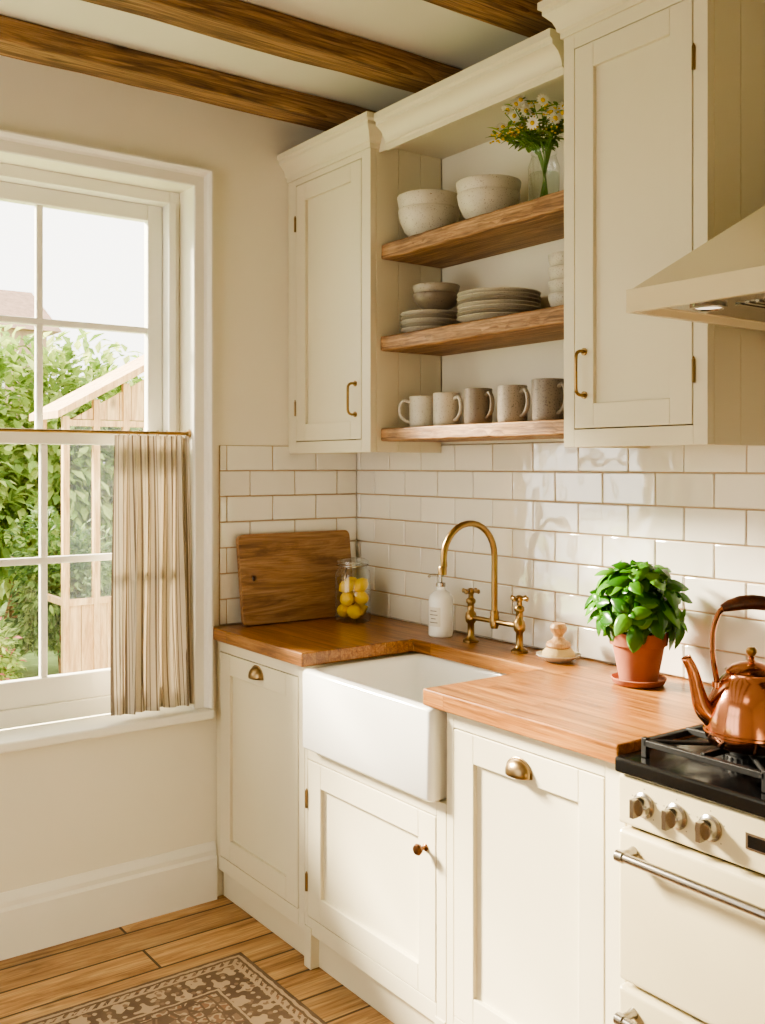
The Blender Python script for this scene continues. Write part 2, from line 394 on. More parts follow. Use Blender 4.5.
# sash window
wr = root('window_1', (-.15, (WY0+WY1)/2, .645), 'white painted timber sash window with glazing bars', None); wr['kind'] = 'structure'
bm = BM()
box(bm, -.21, -.10, WY1-.036, WY1, .645, WZ1); box(bm, -.21, -.10, WY0, WY0+.036, .645, WZ1)
box(bm, -.21, -.10, WY0+.036, WY1-.036, WZ1-.04, WZ1); box(bm, -.24, -.10, WY0+.036, WY1-.036, .645, .70)
box(bm, -.10, -.085, WY1-.045, WY1-.02, .70, WZ1-.04)
fin('window_frame', bm, M_trim, wr, bevel=.003)
sy0, sy1 = WY0+.038, WY1-.038
gy0, gy1 = sy0+.052, sy1-.052
def sash(name, x0, x1, z0, z1, zb, zt, zm):
    bm = BM()
    box(bm, x0, x1, sy0, gy0, z0, z1); box(bm, x0, x1, gy1, sy1, z0, z1)
    box(bm, x0, x1, gy0, gy1, z0, zb); box(bm, x0, x1, gy0, gy1, zt, z1)
    for k in (1, 2):
        yy = gy1+(gy0-gy1)*k/3; box(bm, x0+.006, x1-.006, yy-.011, yy+.011, zb, zt)
    box(bm, x0+.005, x1-.005, gy0, gy1, zm-.011, zm+.011)
    s_ = fin(name, bm, M_trim, wr, bevel=.004)
    bm = BM(); xm = (x0+x1)/2
    bm.faces.new([bm.verts.new(p) for p in ((xm, gy0, zb), (xm, gy1, zb), (xm, gy1, zt), (xm, gy0, zt))])
    fin('glass_panes', bm, M_pane, s_)
sash('lower_sash', -.148, -.112, .70, 1.56, .783, 1.515, 1.15)
sash('upper_sash', -.192, -.157, 1.52, 2.33, 1.56, 2.275, 1.905)
pr = [(0, 0), (.008, 0), (.012, .004), (.012, .035), (.018, .042), (.028, .046), (.034, .052), (.034, .058), (0, .058)]
bm = BM()
K = [(.645, WY1), (WZ1, WY1), (WZ1, WY0), (.645, WY0)]
rings = []
for idx, (z_, y_) in enumerate(K):
    sy = 1 if idx < 2 else -1; sz = 1 if idx in (1, 2) else 0
    rings.append([bm.verts.new((h, y_+sy*w_, z_+sz*w_)) for h, w_ in pr])
for a, b_ in zip(rings, rings[1:]):
    for i in range(len(pr)):
        j = (i+1) % len(pr); bm.faces.new((a[i], a[j], b_[j], b_[i]))
bm.faces.new(rings[0]); bm.faces.new(rings[-1])
fin('trim_1', bm, M_trim, kind='structure', label='moulded white window architrave')
bm = BM(); box(bm, -.10, .055, -1.99, -.61, .613, .644); fin('trim_2', bm, M_trim, bevel=.008, seg=3, kind='structure', label='white painted window sill board')
bm = BM(); sweep(bm, [(.0, -3.55), (.0, -.585)][::1], [(0, 0), (.02, 0), (.02, .14), (.014, .15), (.014, .165), (.009, .178), (.004, .19), (0, .19)])
fin('baseboard_left', bm, M_trim, kind='structure', label='tall white moulded skirting board')
for i, x_ in enumerate((.115, .575, 1.08, 1.60, 2.12)):
    bm = BM(); box(bm, x_, x_+.11, -3.54, -.004, 2.608, 2.679)
    bmesh.ops.subdivide_edges(bm, edges=[e for e in bm.edges if abs(e.verts[0].co.y-e.verts[1].co.y) > 1], cuts=22)
    for v in bm.verts: v.co += Vector((random.uniform(-.004, .004), 0, random.uniform(-.002, .003) if v.co.z < 2.65 else 0))
    fin('ceiling_beam', bm, M_beam, bevel=.006, smooth=True, ang=50, label='exposed honey-brown timber ceiling beam', cat='beam', group='ceiling beams')

# ------------------------------------------------------------------ tiles
TW, TH, TG = .178, .0865, .0038
Z0 = .9115
def tilewall(name, u0, u1, ph, axis, label):
    bm = BM()
    def bx(a, b_, z0, z1, d0, d1, mi):
        if axis == 'X': box(bm, a, b_, -d1, -d0, z0, z1, mi, rr)
        else: box(bm, d0, d1, a, b_, z0, z1, mi, rr)
    rr = None; bx(u0, u1, Z0, Z0+7*TH, 0, .0058, 1)
    for r in range(7):
        off = ph+(TW/2 if r % 2 else 0)
        k = math.floor((u0-off)/TW)
        while off+k*TW < u1:
            a, b_ = max(u0, off+k*TW)+TG/2, min(u1, off+(k+1)*TW)-TG/2; k += 1
            if b_-a < .012: continue
            t1, t2 = random.gauss(0, .008), random.gauss(0, .012)
            rr = Matrix.Rotation(t1, 3, 'Z') @ Matrix.Rotation(t2, 3, 'X' if axis == 'X' else 'Y')
            z_ = Z0+r*TH; bx(a, b_, z_+TG/2, z_+TH-TG/2, .001, .0105, 0)
            rr = None
    fin(name, bm, [M_tile, M_grout], bevel=.0028, seg=3, kind='structure', label=label, smooth=True, ang=80)
tilewall('trim_3', .0, 2.72, .03, 'X', 'glossy white metro tiles with beige grout behind worktop')
tilewall('trim_4', -.57, -.012, -.010, 'Y', 'glossy white metro tiles beside the window')

# ------------------------------------------------------------------ cabinets
def shaker(bm, x0, x1, z0, z1, yf, st=.06, th=.02):
    box(bm, x0, x0+st, yf, yf+th, z0, z1); box(bm, x1-st, x1, yf, yf+th, z0, z1)
    box(bm, x0+st, x1-st, yf, yf+th, z1-st, z1); box(bm, x0+st, x1-st, yf, yf+th, z0, z0+st)
    box(bm, x0+st-.002, x1-st+.002, yf+.011, yf+th-.002, z0+st-.002, z1-st+.002)
def cup_pull(parent, x_, yf, z_):
    bm = BM(); a, bb, d_ = .037, .03, .024
    rows = []
    for i in range(17):
        ph = pi*i/16; r = max(.02, math.sin(ph))
        row = []
        for j in range(9):
            th = pi/2*j/8
            row.append(bm.verts.new((x_+a*math.cos(ph), yf-.001-d_*r*math.sin(th), z_+bb*r*math.cos(th)-.006)))
        row.append(bm.verts.new((x_+a*math.cos(ph), yf-.001-d_*r, z_-.012)))
        rows.append(row)
    for p, q in zip(rows, rows[1:]):
        for j in range(9): bm.faces.new((p[j], p[j+1], q[j+1], q[j]))
    box(bm, x_-a-.003, x_+a+.003, yf-.003, yf-.0005, z_-.012, z_-.004)
    fl = []
    for i in range(17):
        ph = pi*i/16
        fl.append((bm.verts.new((x_+(a+.004)*math.cos(ph), yf-.0025, z_-.006+(bb+.004)*math.sin(ph))), bm.verts.new((x_+(a-.004)*math.cos(ph), yf-.0025, z_-.006+(bb-.004)*math.sin(ph)))))
    for p, q in zip(fl, fl[1:]): bm.faces.new((p[0], p[1], q[1], q[0]))
    fin('cup_handle', bm, M_bronze, parent, smooth=True, solid=.0015, label='antique brass cup pull')
def d_handle(parent, x_, yf, z0, z1):
    bm = BM()
    pts = [(x_, yf, z0+.006), (x_, yf-.018, z0+.006), (x_, yf-.028, z0+.014), (x_, yf-.03, z0+.03), (x_, yf-.03, z1-.03), (x_, yf-.028, z1-.014), (x_, yf-.018, z1-.006), (x_, yf, z1-.006)]
    tube(bm, smoothpath(pts, 5), .0042, 10)
    for z_ in (z0+.006, z1-.006): lathe(bm, [(0, 0), (.009, 0), (.009, .003), (0, .003)], M=Matrix.Translation((x_, yf-.0005, z_)) @ Matrix.Rotation(pi/2, 4, 'X'), n=16)
    fin('handle', bm, M_brass, parent, smooth=True, label='brass pull handle')
def hinges(parent, x_, yf, zs):
    for z_ in zs:
        bm = BM(); lathe(bm, [(0, 0), (.004, 0), (.004, .05), (0, .05)], (x_, yf-.002, z_), 10)
        lathe(bm, [(0, 0), (.003, .001), (.0015, .006), (0, .007)], (x_, yf-.002, z_+.05), 10)
        fin('hinge', bm, M_bronze, parent, smooth=True)

CROWN = [(0, 0), (.006, 0), (.006, .014), (.012, .018), (.014, .028), (.02, .042), (.031, .054), (.037, .06), (.037, .07), (.045, .075), (.045, .092), (0, .092)]
CROWN2 = [(0, -.012), (.010, -.012), (.010, .004), (.016, .008), (.016, .014), (.020, .026), (.03, .042), (.043, .052), (.05, .056), (.05, .066), (.058, .072), (.058, .092), (0, .092)]
def face(bm, x0, x1, z0, z1, dx0, dx1, dz0, dz1, yf, th=.022):
    box(bm, x0, dx0, yf, yf+th, z0, z1); box(bm, dx1, x1, yf, yf+th, z0, z1)
    box(bm, dx0, dx1, yf, yf+th, dz1, z1); box(bm, dx0, dx1, yf, yf+th, z0, dz0)
def boards(bm, xs, y0, y1, z0, z1, th=.012, w=.09):
    n = max(1, round((y1-y0)/w)); w = (y1-y0)/n
    for i in range(n): box(bm, xs, xs+th, y0+i*w+.0006, y0+(i+1)*w-.0006, z0, z1)

def wall_cab(x0, x1, dep, z0, z1, dr, hx, hzs, hinge_x, path, crown_z, label):
    r = root('wall_cabinet', ((x0+x1)/2, -dep/2, z0), label, 'cabinet')
    yf = -dep
    bm = BM()
    face(bm, x0, x1, z0, z1, dr[0], dr[1], dr[2], dr[3], yf)
    yb = -.013
    box(bm, x0, x0+.012, yf+.022, yb, z0, z1); box(bm, x1-.02, x1-.012, yf+.022, yb, z0, z1)
    boards(bm, x1-.012, yf+.0225, yb, z0, z1)
    box(bm, x0+.012, x1-.02, yf+.022, yb, z0+.015, z0+.033); box(bm, x0+.012, x1-.02, yf+.022, yb, z1-.018, z1)
    box(bm, x0+.012, x1-.02, yb-.006, yb, z0+.033, z1-.018)
    fin('body', bm, M_cab, r, bevel=.0011)
    bm = BM(); shaker(bm, dr[0]+.0025, dr[1]-.0025, dr[2]+.0025, dr[3]-.0025, yf-.001, .058)
    d_ = fin('door', bm, M_cab, r, bevel=.0015)
    d_handle(d_, hx, yf-.001, *hzs)
    hinges(d_, hinge_x, yf-.001, (dr[2]+.09, dr[3]-.16))
    bm = BM(); sweep(bm, path, CROWN, crown_z); fin('cornice', bm, M_cab, r, smooth=True, ang=25)
    return r
wall_cab(.002, .50, .30, 1.49, 2.50, (.055, .452, 1.53, 2.42), .42, (1.605, 1.715), .053, [(.002, -.30), (.50, -.30), (.50, -.262)], 2.44, 'cream shaker wall cabinet with moulded cornice beside shelves')
wall_cab(1.338, 1.748, .32, 1.493, 2.55, (1.372, 1.712, 1.535, 2.45), 1.406, (1.61, 1.725), 1.715, [(1.338, -.262), (1.338, -.32), (1.748, -.32), (1.748, -.01)], 2.485, 'tall cream shaker wall cabinet next to the cooker hood')
r = root('shelf_surround', (.915, -.13, 1.50), 'cream open shelving surround with moulded cornice', 'shelf unit')
bm = BM(); box(bm, .502, 1.336, -.0115, -.002, 1.52, 2.455); fin('back_panel', bm, M_cabin, r)
bm = BM(); box(bm, .502, 1.336, -.262, -.002, 2.455, 2.475); box(bm, .502, 1.336, -.262, -.245, 2.475, 2.53); fin('top_panel', bm, M_cab, r)
bm = BM(); sweep(bm, [(.546, -.262), (1.292, -.262)], CROWN2, 2.437)
box(bm, .502, .546, -.268, -.262, 2.43, 2.529); box(bm, 1.292, 1.336, -.268, -.262, 2.43, 2.529)
fin('cornice', bm, M_cab, r, smooth=True, ang=25)
for zt, th in ((2.142, .048), (1.853, .046), (1.565, .040)):
    bm = BM(); box(bm, .503, 1.335, -.262, -.012, zt-th, zt)
    bmesh.ops.subdivide_edges(bm, edges=[e for e in bm.edges if abs(e.verts[0].co.x-e.verts[1].co.x) > .1], cuts=24)
    for v in bm.verts:
        if v.co.y < -.2: v.co.y += random.uniform(-.003, .003); v.co.z += random.uniform(-.002, .0015)*(v.co.z < zt-.01)
    fin('wall_shelf', bm, M_shelf, bevel=.005, smooth=True, ang=50, label='thick rustic oak shelf between wall cabinets', cat='shelf', group='open oak shelves')

YF = -.58
def base_cab(x0, x1, ztop, dr, label, legs=()):
    r = root('base_cabinet', ((x0+x1)/2, -.3, 0), label, 'cabinet')
    bm = BM()
    face(bm, x0, x1, .10, ztop, dr[0], dr[1], dr[2], dr[3], YF)
    box(bm, x0, x0+.016, YF+.022, -.012, .10, ztop); box(bm, x1-.016, x1, YF+.022, -.012, .10, ztop)
    box(bm, x0+.016, x1-.016, YF+.022, -.012, .10, .118); box(bm, x0+.016, x1-.016, -.02, -.012, .118, ztop)
    box(bm, x0, x1, -.555, -.54, 0.001, .10)
    for a, b_ in legs: box(bm, a, b_, YF-.004, YF+.04, 0.001, .10+.02)
    fin('body', bm, M_cab, r, bevel=.0015)
    bm = BM(); shaker(bm, dr[0]+.0025, dr[1]-.0025, dr[2]+.0025, dr[3]-.0025, YF-.001, .068)
    return r, fin('door', bm, M_cab, r, bevel=.0018)
r, d_ = base_cab(.003, .564, .868, (.03, .53, .148, .83), 'cream shaker base cabinet with brass cup pull by the window')
cup_pull(d_, .285, YF-.001, .796)
r, d_ = base_cab(.566, 1.204, .640, (.58, 1.168, .148, .602), 'cream shaker cabinet under the farmhouse sink', legs=((.567, .603), (1.165, 1.203)))
bm = BM(); lathe(bm, [(0, 0), (.009, 0), (.009, .003), (.005, .006), (.005, .014), (.012, .019), (.0145, .026), (.011, .032), (0, .034)], M=Matrix.Translation((1.128, YF-.001, .515)) @ Matrix.Rotation(pi/2, 4, 'X'), n=20)
fin('knob', bm, plain('bronze_knob', srgb(.46, .32, .22), .35, 1), d_, smooth=True, label='round bronze knob')
hinges(d_, .579, YF-.001, (.22, .46))
r, d_ = base_cab(1.206, 1.748, .868, (1.232, 1.697, .148, .83), 'cream shaker base cabinet with brass cup pull beside cooker')
cup_pull(d_, 1.455, YF-.001, .785)

bm = BM()
P = [(.003, -.605), (.59, -.605), (.59, -.20), (1.145, -.20), (1.145, -.605), (1.75, -.605), (1.75, -.003), (.003, -.003)]
lo = [bm.verts.new((x_, y_, .8695)) for x_, y_ in P]; hi = [bm.verts.new((x_, y_, .91)) for x_, y_ in P]
bm.faces.new(lo[::-1]); bm.faces.new(hi)
for i in range(8): bm.faces.new((lo[i], lo[(i+1) % 8], hi[(i+1) % 8], hi[i]))
fin('countertop', bm, M_counter, bevel=.004, seg=3, label='oiled oak stave worktop around the sink', cat='countertop')

# sink
def rrect(x0, x1, y0, y1, r, n=6):
    pts = []
    for cx, cy, a0 in ((x1-r, y1-r, 0), (x0+r, y1-r, 90), (x0+r, y0+r, 180), (x1-r, y0+r, 270)):
        for i in range(n+1):
            a = math.radians(a0+90*i/n); pts.append((cx+r*math.cos(a), cy+r*math.sin(a)))
    return pts
r = root('farmhouse_sink', (.897, -.385, .643), 'white fireclay farmhouse sink set into oak worktop', 'sink')
bm = BM(); rings = []
X0, X1, Y0, Y1 = .596, 1.185, -.613, -.16
for ins, z_, rad in ((.006, .643, .012), (0, .650, .016), (0, .858, .016), (.003, .865, .016), (.009, .868, .014), (.024, .868, .02), (.031, .864, .03), (.034, .855, .035), (.04, .70, .04), (.05, .685, .045), (.075, .678, .05)):
    rings.append([bm.verts.new((x_, y_, z_)) for x_, y_ in rrect(X0+ins, X1-ins, Y0+ins, Y1-ins, rad)])
n = len(rings[0])
for a, b_ in zip(rings, rings[1:]):
    for i in range(n): bm.faces.new((a[i], a[(i+1) % n], b_[(i+1) % n], b_[i]))
bm.faces.new(rings[0][::-1]); bm.faces.new(rings[-1])
fin('basin', bm, M_ceramic, r, smooth=True, ang=50)
bm = BM(); lathe(bm, [(0, .002), (.022, .002), (.028, .001), (.04, .004), (.042, 0)], (.9, -.38, .6785), 24); fin('drain', bm, M_steel, r, smooth=True)
bm = BM(); lathe(bm, [(0, 0), (.02, 0), (.022, .004), (.012, .006), (0, .005)], M=Matrix.Translation((1.08, -.1985, .82)) @ Matrix.Rotation(pi/2, 4, 'X'), n=20); fin('overflow', bm, M_steel, r, smooth=True)

# faucet
r = root('bridge_faucet', (.838, -.088, .911), 'aged brass bridge tap with gooseneck spout behind sink', 'faucet')
fy = -.088; fa_, fb_, fc_ = .732, .944, .838
bm = BM()
for x_ in (fa_, fb_):
    lathe(bm, [(0, 0), (.025, 0), (.025, .006), (.015, .012), (.0105, .02), (.0105, .055), (.016, .062), (.018, .075), (.016, .088), (.011, .094), (.0105, .115), (.015, .12), (.015, .128), (.009, .134), (0, .134)], (x_, fy, .9105), 24)
tube(bm, [(fa_, fy, .985), (fb_, fy, .985)], .0075, 14)
lathe(bm, [(0, -.022), (.011, -.02), (.0145, -.008), (.0145, .012), (.012, .02), (.014, .026), (.010, .034), (0, .034)], (fc_, fy, .985), 20)
fin('faucet_body', bm, M_brass, r, smooth=True, ang=45)
bm = BM()
pts = [(fc_, fy, 1.0), (fc_, fy, 1.18)]
for i in range(1, 17):
    a = pi*i/16*1.06; pts.append((fc_, fy-.098+.098*math.cos(a), 1.18+.10*math.sin(a)))
pts.append((fc_, fy-.199, 1.155))
tube(bm, pts, .0095, 16)
lathe(bm, [(0, 0), (.0125, 0), (.0125, .02), (.010, .024)], (fc_, fy-.2, 1.137), 18)
fin('spout', bm, M_brass, r, smooth=True, ang=50)
for x_, rot in ((fa_, .3), (fb_, .15)):
    bm = BM()
    lathe(bm, [(0, 0), (.008, 0), (.008, .012), (.012, .016), (.012, .026), (.006, .03), (0, .031)], (x_, fy, 1.044), 18)
    for k in range(4):
        a = rot+k*pi/2; d = Vector((math.cos(a), math.sin(a), 0)); p = Vector((x_, fy, 1.065))
        tube(bm, [p, p+d*.012, p+d*.022, p+d*.028, p+d*.031], [.005, .0045, .006, .0075, .004], 10)
    fin('cross_handle', bm, M_brass, r, smooth=True, ang=50)

# soap dispenser
r = root('soap_dispenser', (.60, -.095, .911), 'white ceramic soap pump bottle standing on worktop', 'soap dispenser')
sx, sy_ = .60, -.098
bm = BM(); lathe(bm, [(0, 0), (.036, 0), (.039, .004), (.039, .115), (.036, .128), (.024, .14), (.014, .145), (.014, .156), (0, .156)], (sx, sy_, .9105), 32)
fin('bottle', bm, M_ceramic, r, smooth=True)
bm = BM()
vr = []
for i in range(9):
    a = math.radians(-105+i*9-8)
    vr.append((bm.verts.new((sx+.0395*math.cos(a), sy_+.0395*math.sin(a), .945)), bm.verts.new((sx+.0395*math.cos(a), sy_+.0395*math.sin(a), 1.005))))
for p, q in zip(vr, vr[1:]): bm.faces.new((p[0], q[0], q[1], p[1]))
for k in range(4):
    vr = []
    zz = .992-k*.012; w_ = (5, 6, 4, 6)[k]
    for i in range(w_):
        a = math.radians(-113+9*4-9*(w_-1)/2+i*9)
        vr.append((bm.verts.new((sx+.0398*math.cos(a), sy_+.0398*math.sin(a), zz)), bm.verts.new((sx+.0398*math.cos(a), sy_+.0398*math.sin(a), zz+.0025))))
    for p, q in zip(vr, vr[1:]): bm.faces.new((p[0], q[0], q[1], p[1])).material_index = 1
fin('paper_label', bm, [M_label, M_ink], r, recalc=False, label='small pale printed label')
bm = BM(); lathe(bm, [(0, 0), (.015, 0), (.015, .012), (.006, .014), (.005, .03), (.01, .031), (.01, .04), (0, .041)], (sx, sy_, 1.0665), 20)
tube(bm, [(sx, sy_, 1.102), (sx-.018, sy_-.024, 1.103), (sx-.024, sy_-.032, 1.096)], .0042, 10)
fin('pump', bm, M_steel, r, smooth=True)

# brush + dish
bx_, by_ = 1.10, -.09
r = root('soap_dish', (bx_, by_, .911), 'small round cream ceramic dish on worktop', 'dish')
bm = BM(); lathe(bm, [(0, 0), (.035, 0), (.04, .004), (.055, .012), (.061, .017), (.061, .02), (.052, .017), (.036, .01), (0, .009)], (bx_, by_, .9105), 36); fin('dish', bm, M_stone1, r, smooth=True)
r = root('dish_brush', (bx_, by_, .921), 'wooden pot brush with pale bristles resting in dish', 'brush')
bm = BM(); lathe(bm, [(0, 0), (.046, 0), (.044, .014), (.034, .026), (0, .026)], (bx_, by_, .9205), 40)
for k in range(90):
    a = 2*pi*k/90; rr_ = random.uniform(.036, .05)
    tube(bm, [(bx_+.033*math.cos(a), by_+.033*math.sin(a), .944), (bx_+rr_*math.cos(a), by_+rr_*math.sin(a), .9235)], .0008, 4)
fin('bristles', bm, M_brist, r, smooth=True)
bm = BM(); lathe(bm, [(0, 0), (.032, 0), (.035, .006), (.032, .014), (.019, .021), (.013, .03), (.014, .036), (.022, .045), (.024, .055), (.018, .066), (0, .069)], (bx_, by_, .947), 28); fin('brush_handle', bm, M_beech, r, smooth=True)

def leaf(bm, base, d, up, Ln, Wd, curl=.3, fold=.25, k=5, mi=0, blunt=0):
    d = d.normalized(); s_ = d.cross(up)
    if s_.length < 1e-4: s_ = Vector((1, 0, 0))
    s_.normalize(); n = s_.cross(d).normalized()
    prev = None
    for i in range(k+1):
        t = i/k
        if blunt: w_ = Wd*.5*max(.02, (math.sin(pi*min(1, t**.85)))**.6)*(1.05-.25*t)
        else: w_ = Wd*.5*math.sin(pi*min(1, t*.93+.04))**.75*(1-.25*t)
        c_ = base+d*Ln*t-n*curl*Ln*t*t
        if blunt:
            bl = n*(.16*Wd*math.sin(pi*t))
            row = [bm.verts.new(c_-s_*w_+n*fold*w_-bl*.4), bm.verts.new(c_-s_*w_*.55+n*fold*w_*.25+bl), bm.verts.new(c_), bm.verts.new(c_+s_*w_*.55+n*fold*w_*.25+bl), bm.verts.new(c_+s_*w_+n*fold*w_-bl*.4)]
        else: row = [bm.verts.new(c_-s_*w_+n*fold*w_), bm.verts.new(c_), bm.verts.new(c_+s_*w_+n*fold*w_)]
        if prev:
            for j in range(len(row)-1): bm.faces.new((prev[j], prev[j+1], row[j+1], row[j])).material_index = mi
        prev = row

# basil
bx, by = 1.422, -.145
r = root('potted_basil', (bx, by, .911), 'bushy green basil plant in terracotta pot with saucer', 'potted plant')
bm = BM(); lathe(bm, [(0, 0), (.055, 0), (.062, .004), (.068, .016), (.065, .018), (.056, .009), (0, .008)], (bx, by, .9105), 40); fin('saucer', bm, M_terra, r, smooth=True)
bm = BM(); lathe(bm, [(0, 0), (.046, 0), (.063, .088), (.070, .09), (.073, .122), (.066, .122), (.063, .108), (0, .108)], (bx, by, .9195), 44); fin('pot', bm, M_terra, r, smooth=True)
bm = BM(); lathe(bm, [(0, .004), (.03, .005), (.06, 0)], (bx, by, 1.0285), 24); fin('soil', bm, M_soil, r, smooth=True)
bm = BM(); tips = []
rnd = random.Random(8)
for i in range(32):
    u_ = (i+.5)/32; el = math.asin(1-u_*.96); a = i*2.399963+rnd.uniform(-.3, .3)
    R1 = .112*rnd.uniform(.72, 1.12)
    e = Vector((bx+R1*math.cos(el)*math.cos(a), by+R1*.84*math.cos(el)*math.sin(a)-.004, 1.058+.158*math.sin(el)*rnd.uniform(.8, 1.06)))
    s0 = Vector((bx+.035*math.cos(el)*math.cos(a), by+.035*math.cos(el)*math.sin(a), 1.025))
    mid = (s0+e)/2+Vector((0, 0, .02)); path = smoothpath([s0, mid, e], 3)
    tube(bm, path, [.0024, .0015], 6, mi=1); tips.append((e, (e-Vector((bx, by, 1.05))).normalized(), path))
for e, dr, path in tips:
    ax1 = dr.cross(Vector((0, 0, 1)))
    if ax1.length < .1: ax1 = Vector((1, 0, 0))
    ax1.normalize(); ax2 = dr.cross(ax1).normalized()
    a0 = rnd.uniform(0, 2*pi)
    for lvl, (tt, sz, nn, up_) in enumerate(((1, .028, 2, 1.4), (1, .054, 3, .55), (.75, .060, 3, .25))):
        p = path[int(tt*(len(path)-1))]
        for k in range(nn):
            a = a0+lvl*.8+k*2*pi/nn+rnd.uniform(-.35, .35)
            d = ax1*math.cos(a)+ax2*math.sin(a)+dr*(up_+rnd.uniform(-.2, .35))
            d.z -= .12*(lvl > 0)
            s_ = sz*rnd.uniform(.75, 1.2)
            if p.y+d.y*s_ > -.022: d.y = -abs(d.y)*.3
            leaf(bm, p, d, dr, s_, s_*.76, curl=rnd.uniform(.3, .75), fold=-rnd.uniform(.05, .35), blunt=1, k=6)
for v in bm.verts:
    if v.co.y > -.014: v.co.y = -.014
fin('foliage', bm, [M_basil, M_stem], r, smooth=True, ang=80, recalc=False)

# cutting board
bm = BM()
pts = rrect(-.225, .225, 0, .305, .02, 5)
fr = [bm.verts.new((0.011, x_, y_)) for x_, y_ in pts]; bk = [bm.verts.new((-.011, x_, y_)) for x_, y_ in pts]
n = len(pts); hc = (-.175, .155)
hf = [bm.verts.new((.011, hc[0]+.009*math.cos(2*pi*i/16), hc[1]+.009*math.sin(2*pi*i/16))) for i in range(16)]
hb = [bm.verts.new((-.011, v.co.y, v.co.z)) for v in hf]
def edges_of(l): return [bm.edges.new((l[i], l[(i+1) % len(l)])) for i in range(len(l))]
for o_, h_ in ((fr, hf), (bk, hb)):
    bmesh.ops.triangle_fill(bm, use_beauty=True, use_dissolve=False, edges=edges_of(o_)+edges_of(h_))
for l1, l2 in ((fr, bk), (hf, hb)):
    for i in range(len(l1)): bm.faces.new((l1[i], l1[(i+1) % len(l1)], l2[(i+1) % len(l1)], l2[i]))
T = Matrix.Translation((.072, -.292, .912)) @ Matrix.Rotation(math.radians(-8), 4, 'Y')
for v in bm.verts: v.co = T @ v.co
fin('cutting_board', bm, M_board, bevel=.002, label='thick brown wooden chopping board leaning on tiled wall', cat='cutting board')

# lemon jar
jx, jy = .185, -.15
r = root('storage_jar', (jx, jy, .911), 'clear glass lidded jar filled with lemons', 'jar')
bm = BM(); lathe(bm, [(0, 0), (.058, 0), (.062, .006), (.062, .16), (.058, .176), (.05, .184), (.05, .196)], (jx, jy, .9105), 40); fin('jar_body', bm, M_glass, r, smooth=True)
bm = BM(); lathe(bm, [(0, 0), (.05, 0), (.054, .002), (.054, .012), (.04, .02), (0, .024)], (jx, jy, 1.1075), 36)
fin('lid', bm, M_glass, r, smooth=True)
bm = BM()
tube(bm, [(jx+.055*math.cos(a), jy+.055*math.sin(a), 1.104) for a in [2*pi*i/32 for i in range(33)]], .0018, 6, caps=False)
tube(bm, smoothpath([(jx+.03, jy-.047, 1.10), (jx+.036, jy-.056, 1.08), (jx+.034, jy-.06, 1.055)], 4), .0022, 6)
fin('wire_clasp', bm, M_steel, r, smooth=True)
lp = [(-.026, -.024, .034), (.030, -.014, .034), (-.006, .032, .034), (.006, -.032, .077), (-.030, .008, .079), (.028, .02, .08), (-.004, -.024, .120), (.02, .026, .122), (-.028, .018, .123)]
for i, (a, b_, c_) in enumerate(lp):
    bm = BM(); R_ = Matrix.Translation((jx+a*.88, jy+b_*.88, .912+c_)) @ Matrix.Rotation(random.uniform(0, 6), 4, 'Z') @ Matrix.Rotation(random.uniform(.9, 1.6), 4, 'X')
    lathe(bm, [(0, -.033), (.004, -.031), (.009, -.027), (.018, -.02), (.0235, -.008), (.0235, .006), (.018, .019), (.009, .027), (.0045, .031), (.003, .034), (0, .035)], M=R_, n=20)
    fin('lemon', bm, M_lemon, smooth=True, ang=80, label='bright yellow lemon inside glass jar', cat='lemon', group='lemons in the jar')

# ------------------------------------------------------------------ crockery
def bowl(x_, y_, z_, R, h, mat, lab, grp, name='bowl', cat='bowl'):
    bm = BM(); t = .004
    lathe(bm, [(0, .004), (R*.42, .004), (R*.42, 0), (R*.5, 0), (R*.52, .008), (R*.8, h*.35), (R*.95, h*.7), (R, h*.97), (R-.001, h), (R-t, h-.001), (R*.95-t, h*.7), (R*.8-t, h*.36+.003), (R*.45, .014), (0, .012)], (x_, y_, z_+.0005), 40)
    fin(name, bm, mat, smooth=True, ang=60, label=lab, cat=cat, group=grp)
S1, S2, S3 = 2.142, 1.853, 1.565
for z_, R in ((0, .097), (.042, .100)): bowl(.605, -.15, S1+z_, R, .10, M_stone1, 'large cream stoneware bowl stacked on top shelf', 'large bowls on the top shelf')
for z_, R in ((0, .092), (.034, .095)): bowl(.88, -.15, S1+z_, R, .09, M_stone1, 'cream stoneware serving bowl stacked on top shelf', 'large bowls on the top shelf')
def plate(x_, y_, z_, R, mat, lab, grp):
    bm = BM(); lathe(bm, [(0, 0), (R*.6, 0), (R*.62, .003), (R*.97, .016), (R, .018), (R*.99, .02), (R*.95, .0195), (R*.66, .008), (0, .006)], (x_, y_, z_+.0005), 48)
    fin('plate', bm, mat, smooth=True, ang=60, label=lab, cat='plate', group=grp)
for i in range(5): plate(.60+random.uniform(-.002, .002), -.14, S2+i*.0125, .094, (M_stone1, M_stone2)[i % 2], 'small speckled stoneware side plate in a stack', 'side plates on the middle shelf')
for i in range(7): plate(.91+random.uniform(-.003, .003), -.137, S2+i*.0115, .121, (M_stone1, M_stone2, M_stone1)[i % 3], 'large speckled stoneware dinner plate in a stack', 'dinner plates on the middle shelf')
for i in range(2): bowl(.628, -.14, S2+.071+i*.026, .074, .055, M_stone3 if i == 0 else M_stone2, 'small taupe stoneware bowl stacked on side plates', 'small bowls on the middle shelf')
for i in range(4): bowl(1.158, -.12, S2+i*.036, .05, .055, M_stone1, 'small cream stoneware cup bowl in a stack', 'cup bowls on the middle shelf')
